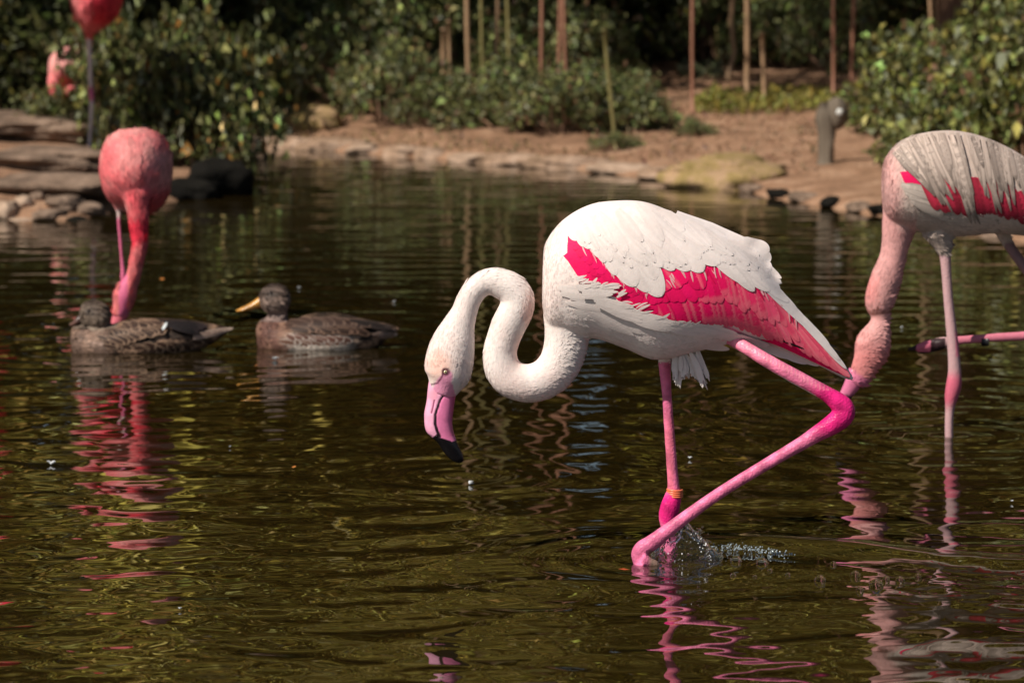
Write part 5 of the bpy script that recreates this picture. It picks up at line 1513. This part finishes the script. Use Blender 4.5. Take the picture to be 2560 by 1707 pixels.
# slender stalks with their crowns above the frame
def stalk_crown(seed, n=1500, h0=2.3, h1=6.0, r=0.9, leaf=0.16, base=(0.32, 0.26, 0.052)):
    global rng
    rng = np.random.default_rng(900 + seed)
    z = h0 + (h1 - h0) * rng.random(n) ** 0.9
    rad = r * (0.35 + 0.65 * np.sin(math.pi * np.clip((z - h0) / (h1 - h0), 0.05, 0.95)))
    a = rng.uniform(0, 2 * math.pi, n)
    cl = rng.integers(0, 26, n)
    ca = rng.uniform(0, 2 * math.pi, 26); cz = rng.uniform(h0, h1, 26); crr = rng.uniform(0.2, 1, 26) * r
    c_ = np.stack([np.cos(ca[cl]) * crr[cl], np.sin(ca[cl]) * crr[cl], cz[cl]], 1) + rng.normal(0, 0.22, (n, 3))
    d_ = rng.normal(0, 0.5, (n, 3)) + np.array([0, 0, -0.7])
    V, f, C = leaves(c_, d_, leaf * np.exp(rng.normal(0, .25, n)), palette(n, base, 0.45, (((0.3, 0.26, 0.06), 0.15),)), 0.22, 0.05)
    return make_mesh('stalk_leaves', V, f, M_LEAFFAR, smooth=False, col=C)
SCR = [stalk_crown(i) for i in range(3)]
stalks = [(1106, 60, 1104, 300, 14, 0, 'tan stalk farthest left, cut short by the green bush'), (1121, 40, 1122, 302, 12, 0, 'thin tan stalk next to the farthest left one'), (1169, 0, 1172, 308, 15, 0, 'thick tan stalk rising from the dense green bush'), (1205, 0, 1211, 305, 12, 2, 'olive stalk right of the thick tan one'),
          (1243, 0, 1241, 300, 13, 0, 'short lit tan stalk behind the dense bush'), (1266, 0, 1281, 306, 13, 2, 'olive stalk leaning right behind the bush'), (1352, 0, 1350, 312, 14, 1, 'reddish stalk left of the twin stalks'), (1400, 0, 1390, 312, 15, 1, 'left one of the twin reddish stalks'), (1411, 0, 1415, 316, 14, 1, 'right one of the twin reddish stalks'),
          (1513, 60, 1541, 372, 15, 2, 'slanting olive stalk on the bank in front of the bushes'), (1732, 0, 1734, 285, 13, 1, 'reddish stalk standing alone on the tan slope'), (1842, 0, 1816, 200, 16, 0, 'crooked stalk leaning left of the grey green pair'), (1866, 0, 1868, 255, 18, 0, 'thickest tan stalk on the slope'), (1902, 70, 1911, 255, 14, 0, 'stubby tan stalk right of the thickest one'),
          (2083, 0, 2081, 250, 13, 1, 'straight reddish stalk behind the grey stump'), (2136, 0, 2126, 245, 13, 1, 'slightly bent reddish stalk right of the stump'), (2328, 0, 2342, 260, 12, 0, 'bare tan stem inside the right bush'), (2342, 0, 2352, 200, 9, 0, 'thin bare stem beside the tan stem in the right bush'),
          (673, 0, 672, 110, 13, 1, 'dim reddish stalk in the dark gap at upper left'), (1790, 60, 1795, 175, 9, 2, 'thin olive stem in the dark thicket')]
for i, (u0, v0, u1, v1, w, kd, lab) in enumerate(stalks):
    p = gpix(u1, v1); s = p.y / F
    t_ = P(u0, v0, p.y)
    slope = (t_.x - p.x) / max(0.05, t_.z - p.z)
    o = empty('bamboo_stalk', p, lab, 'stalk', 'slender stalks on the far bank')
    m_ = [M_CULM, M_CULMRED, M_CULMGREEN][kd]
    top = 6.2 if v0 == 0 else (t_.z - p.z)
    if i == 11: slope = 0.0
    rows, node_l = [], []
    w = w * 0.78
    nseg_ = int(top / 0.22) + 2
    for k in range(nseg_ + 1):
        z = top * k / nseg_
        x = slope * min(z, 0.9) + slope * 0.3 * max(0, z - 0.9) + 0.006 * math.sin(3.1 * z + i)
        if i == 11: x = (0.03 * math.sin(z * 9) + 0.10 * z)
        rr = w / 2 * s * (0.88 if kd else 1.0) * (1 - 0.6 * z / 7.5)
        rows.append((p.x + x, p.y, p.z - 0.03 + z, rr))
        if k: node_l.append(wtube([(p.x + x, p.y, p.z - 0.03 + z - 0.006, rr * 1.02), (p.x + x, p.y, p.z - 0.03 + z, rr * 1.22), (p.x + x, p.y, p.z - 0.03 + z + 0.006, rr * 1.02)], 9))
    part('culm', *wtube(rows, 9), m_, o)
    part('joints', *join(node_l), m_, o)
    if v0 == 0 and i % 2 == 0:
        lo = obj('foliage', SCR[i % 3], o); lo['kind'] = 'stuff'

# undergrowth of the dark wood: thickets, then trees with full crowns
th = [(-5.2, 22.5), (-3.4, 22.2), (-2.9, 23.6), (-1.6, 24.4), (-0.4, 24.2), (0.5, 25.2), (1.3, 25.8), (2.3, 25.4), (3.2, 24.0), (4.3, 22.0), (5.6, 20.8), (-6.8, 20.5), (-4.2, 20.3), (-0.9, 26.8), (2.8, 27.2), (0.2, 27.6), (-2.4, 27.2), (4.4, 25.5), (6.8, 23.6), (-5.5, 26), (-8.2, 24), (8.5, 21)]
tp = ['at the far left of the dark wood', 'behind the top left corner bush', 'in the dark gap above the left bank', 'behind the left far bushes', 'behind the thick tan stalk', 'behind the twin reddish stalks', 'behind the lone reddish stalk', 'behind the thickest tan stalk', 'behind the grey stump', 'behind the right bushes', 'at the far right of the wood']
for i, (x, y) in enumerate(th):
    lab = 'dim thicket of narrow leaves ' + (tp[i] if i < len(tp) else 'deep in the wood, %s from the left there' % ordn[sorted(th[len(tp):]).index((x, y))])
    o = plant('thicket', SD[i % 3], (x, y, gz(x, y)), random.uniform(0, 6.28), random.uniform(0.85, 1.25), lab, 'thicket', 'thickets of the dark wood')

def tree_meshes(seed, h, spread_, n, leaf, base, low):
    global rng
    rng = np.random.default_rng(1300 + seed)
    tr, blobs = [], []
    tr.append(wtube([(0, 0, -0.1, 0.17), (0.03, 0.02, 0.5, 0.12), (0.08, 0, h * 0.4, 0.095), (0.02, 0.05, h * 0.75, 0.055), (0, 0, h * 0.97, 0.015)], 9))
    for i in range(20):
        z = low + (h - low) * (i / 19.0) ** 1.05
        a = rng.uniform(0, 2 * math.pi)
        r = spread_ * (1 - 0.75 * (max(0, z - low) / (h - low)) ** 1.6) * rng.uniform(0.35, 1.0)
        e = np.array([r * math.cos(a), r * math.sin(a), z + 0.25])
        z0 = max(0.6, z - 0.5 * r - 0.3)
        tr.append(wtube([(0.04, 0.02, z0, 0.045), (e[0] * .5, e[1] * .5, (z0 + e[2]) / 2 + 0.12, 0.03), (*e, 0.01)], 5))
        br = spread_ * rng.uniform(0.24, 0.42)
        blobs.append((*e, br * 1.15, br * 1.15, br * 0.75))
        blobs.append((e[0] * 0.5, e[1] * 0.5, z, br, br, br * 0.7))
    p_, v_ = blob_points(blobs, n, 0.4)
    d_ = v_ + rng.normal(0, 0.7, (n, 3)) + np.array([0, 0, -0.35])
    V, f, C = leaves(p_, d_, leaf * np.exp(rng.normal(0, 0.3, n)), palette(n, base, 0.6, (((0.03, 0.03, 0.01), 0.15),)), 0.5)
    return make_mesh('crown', V, f, M_LEAFFAR, smooth=False, col=C), make_mesh('trunk', *join(tr), M_BARK)

TR = [tree_meshes(0, 12, 2.7, 14000, 0.17, (0.17, 0.155, 0.036), 1.7), tree_meshes(1, 15.0, 3.1, 18000, 0.19, (0.40, 0.31, 0.062), 1.9), tree_meshes(2, 8.5, 2.2, 11000, 0.16, (0.44, 0.35, 0.080), 1.5)]
trees = [(-9.5, 22.5, 1), (-6.6, 23.8, 0), (-4.4, 24.6, 1), (-2.2, 25.2, 2), (-0.6, 26.2, 1), (1.2, 26.0, 0), (2.6, 26.6, 2), (4.4, 25.4, 1), (6.4, 24.0, 0), (8.6, 22.4, 1), (-3.0, 28.5, 0), (0.4, 29.0, 2), (3.4, 29.0, 1), (-7.4, 28, 1), (6.8, 28, 0),
         (-12.5, 24, 0), (12, 21.5, 0), (-1.6, 32, 1), (1.9, 32.5, 1), (-5.2, 32, 1), (5.2, 32, 1), (-9.5, 30, 0), (10, 27, 1), (-16, 26, 1), (16, 22, 1), (-13, 32, 1), (13.5, 30, 1), (-20, 24, 0), (21, 22, 0), (-3.3, 23.4, 2), (-0.9, 23.7, 2), (2.85, 23.2, 2), (4.2, 22.8, 2), (-5.6, 22.6, 2), (5.8, 22.3, 2)]
seen_l = {0: 'pale leaved spreading tree', 1: 'tall broad dark tree', 2: 'short yellow green tree'}
for i, (x, y, k) in enumerate(trees):
    row_ = 0 if y < 27 else 1
    same = sorted(t for t in trees if t[2] == k and (t[1] < 27) == (y < 27))
    o = empty('broadleaf_tree', (x, y, gz(x, y) - 0.05), '%s, %s such from the left in the %s row' % (seen_l[k], ordn[same.index((x, y, k))], ['front', 'rear'][row_]), 'tree', 'trees of the dark wood: ' + seen_l[k])
    o.rotation_euler = (0, 0, random.uniform(0, 6.28))
    o.scale = (random.uniform(0.9, 1.15),) * 3
    c_ = obj('crown', TR[k][0], o); c_['kind'] = 'stuff'
    obj('trunk', TR[k][1], o)

# far wood closing the view
def far_wood():
    global rng
    rng = np.random.default_rng(77)
    n = 26000
    a = rng.uniform(-1.15, 1.15, n)
    R_ = 38 + rng.random(n) * 5
    zz = rng.random(n) ** 0.9 * 11
    c_ = np.stack([np.sin(a) * R_, np.cos(a) * R_, zz], 1) + rng.normal(0, .3, (n, 3))
    d_ = rng.normal(0, 1, (n, 3))
    V, f, C = leaves(c_, d_, 0.55 * np.exp(rng.normal(0, .3, n)), palette(n, (0.07, 0.07, 0.02), 0.4), 0.7)
    return tag(obj('far_wood', make_mesh('far_wood', V, f, M_LEAFFAR, smooth=False, col=C)), 'dark mass of far woodland behind the trees', None, None, 'stuff')
far_wood()
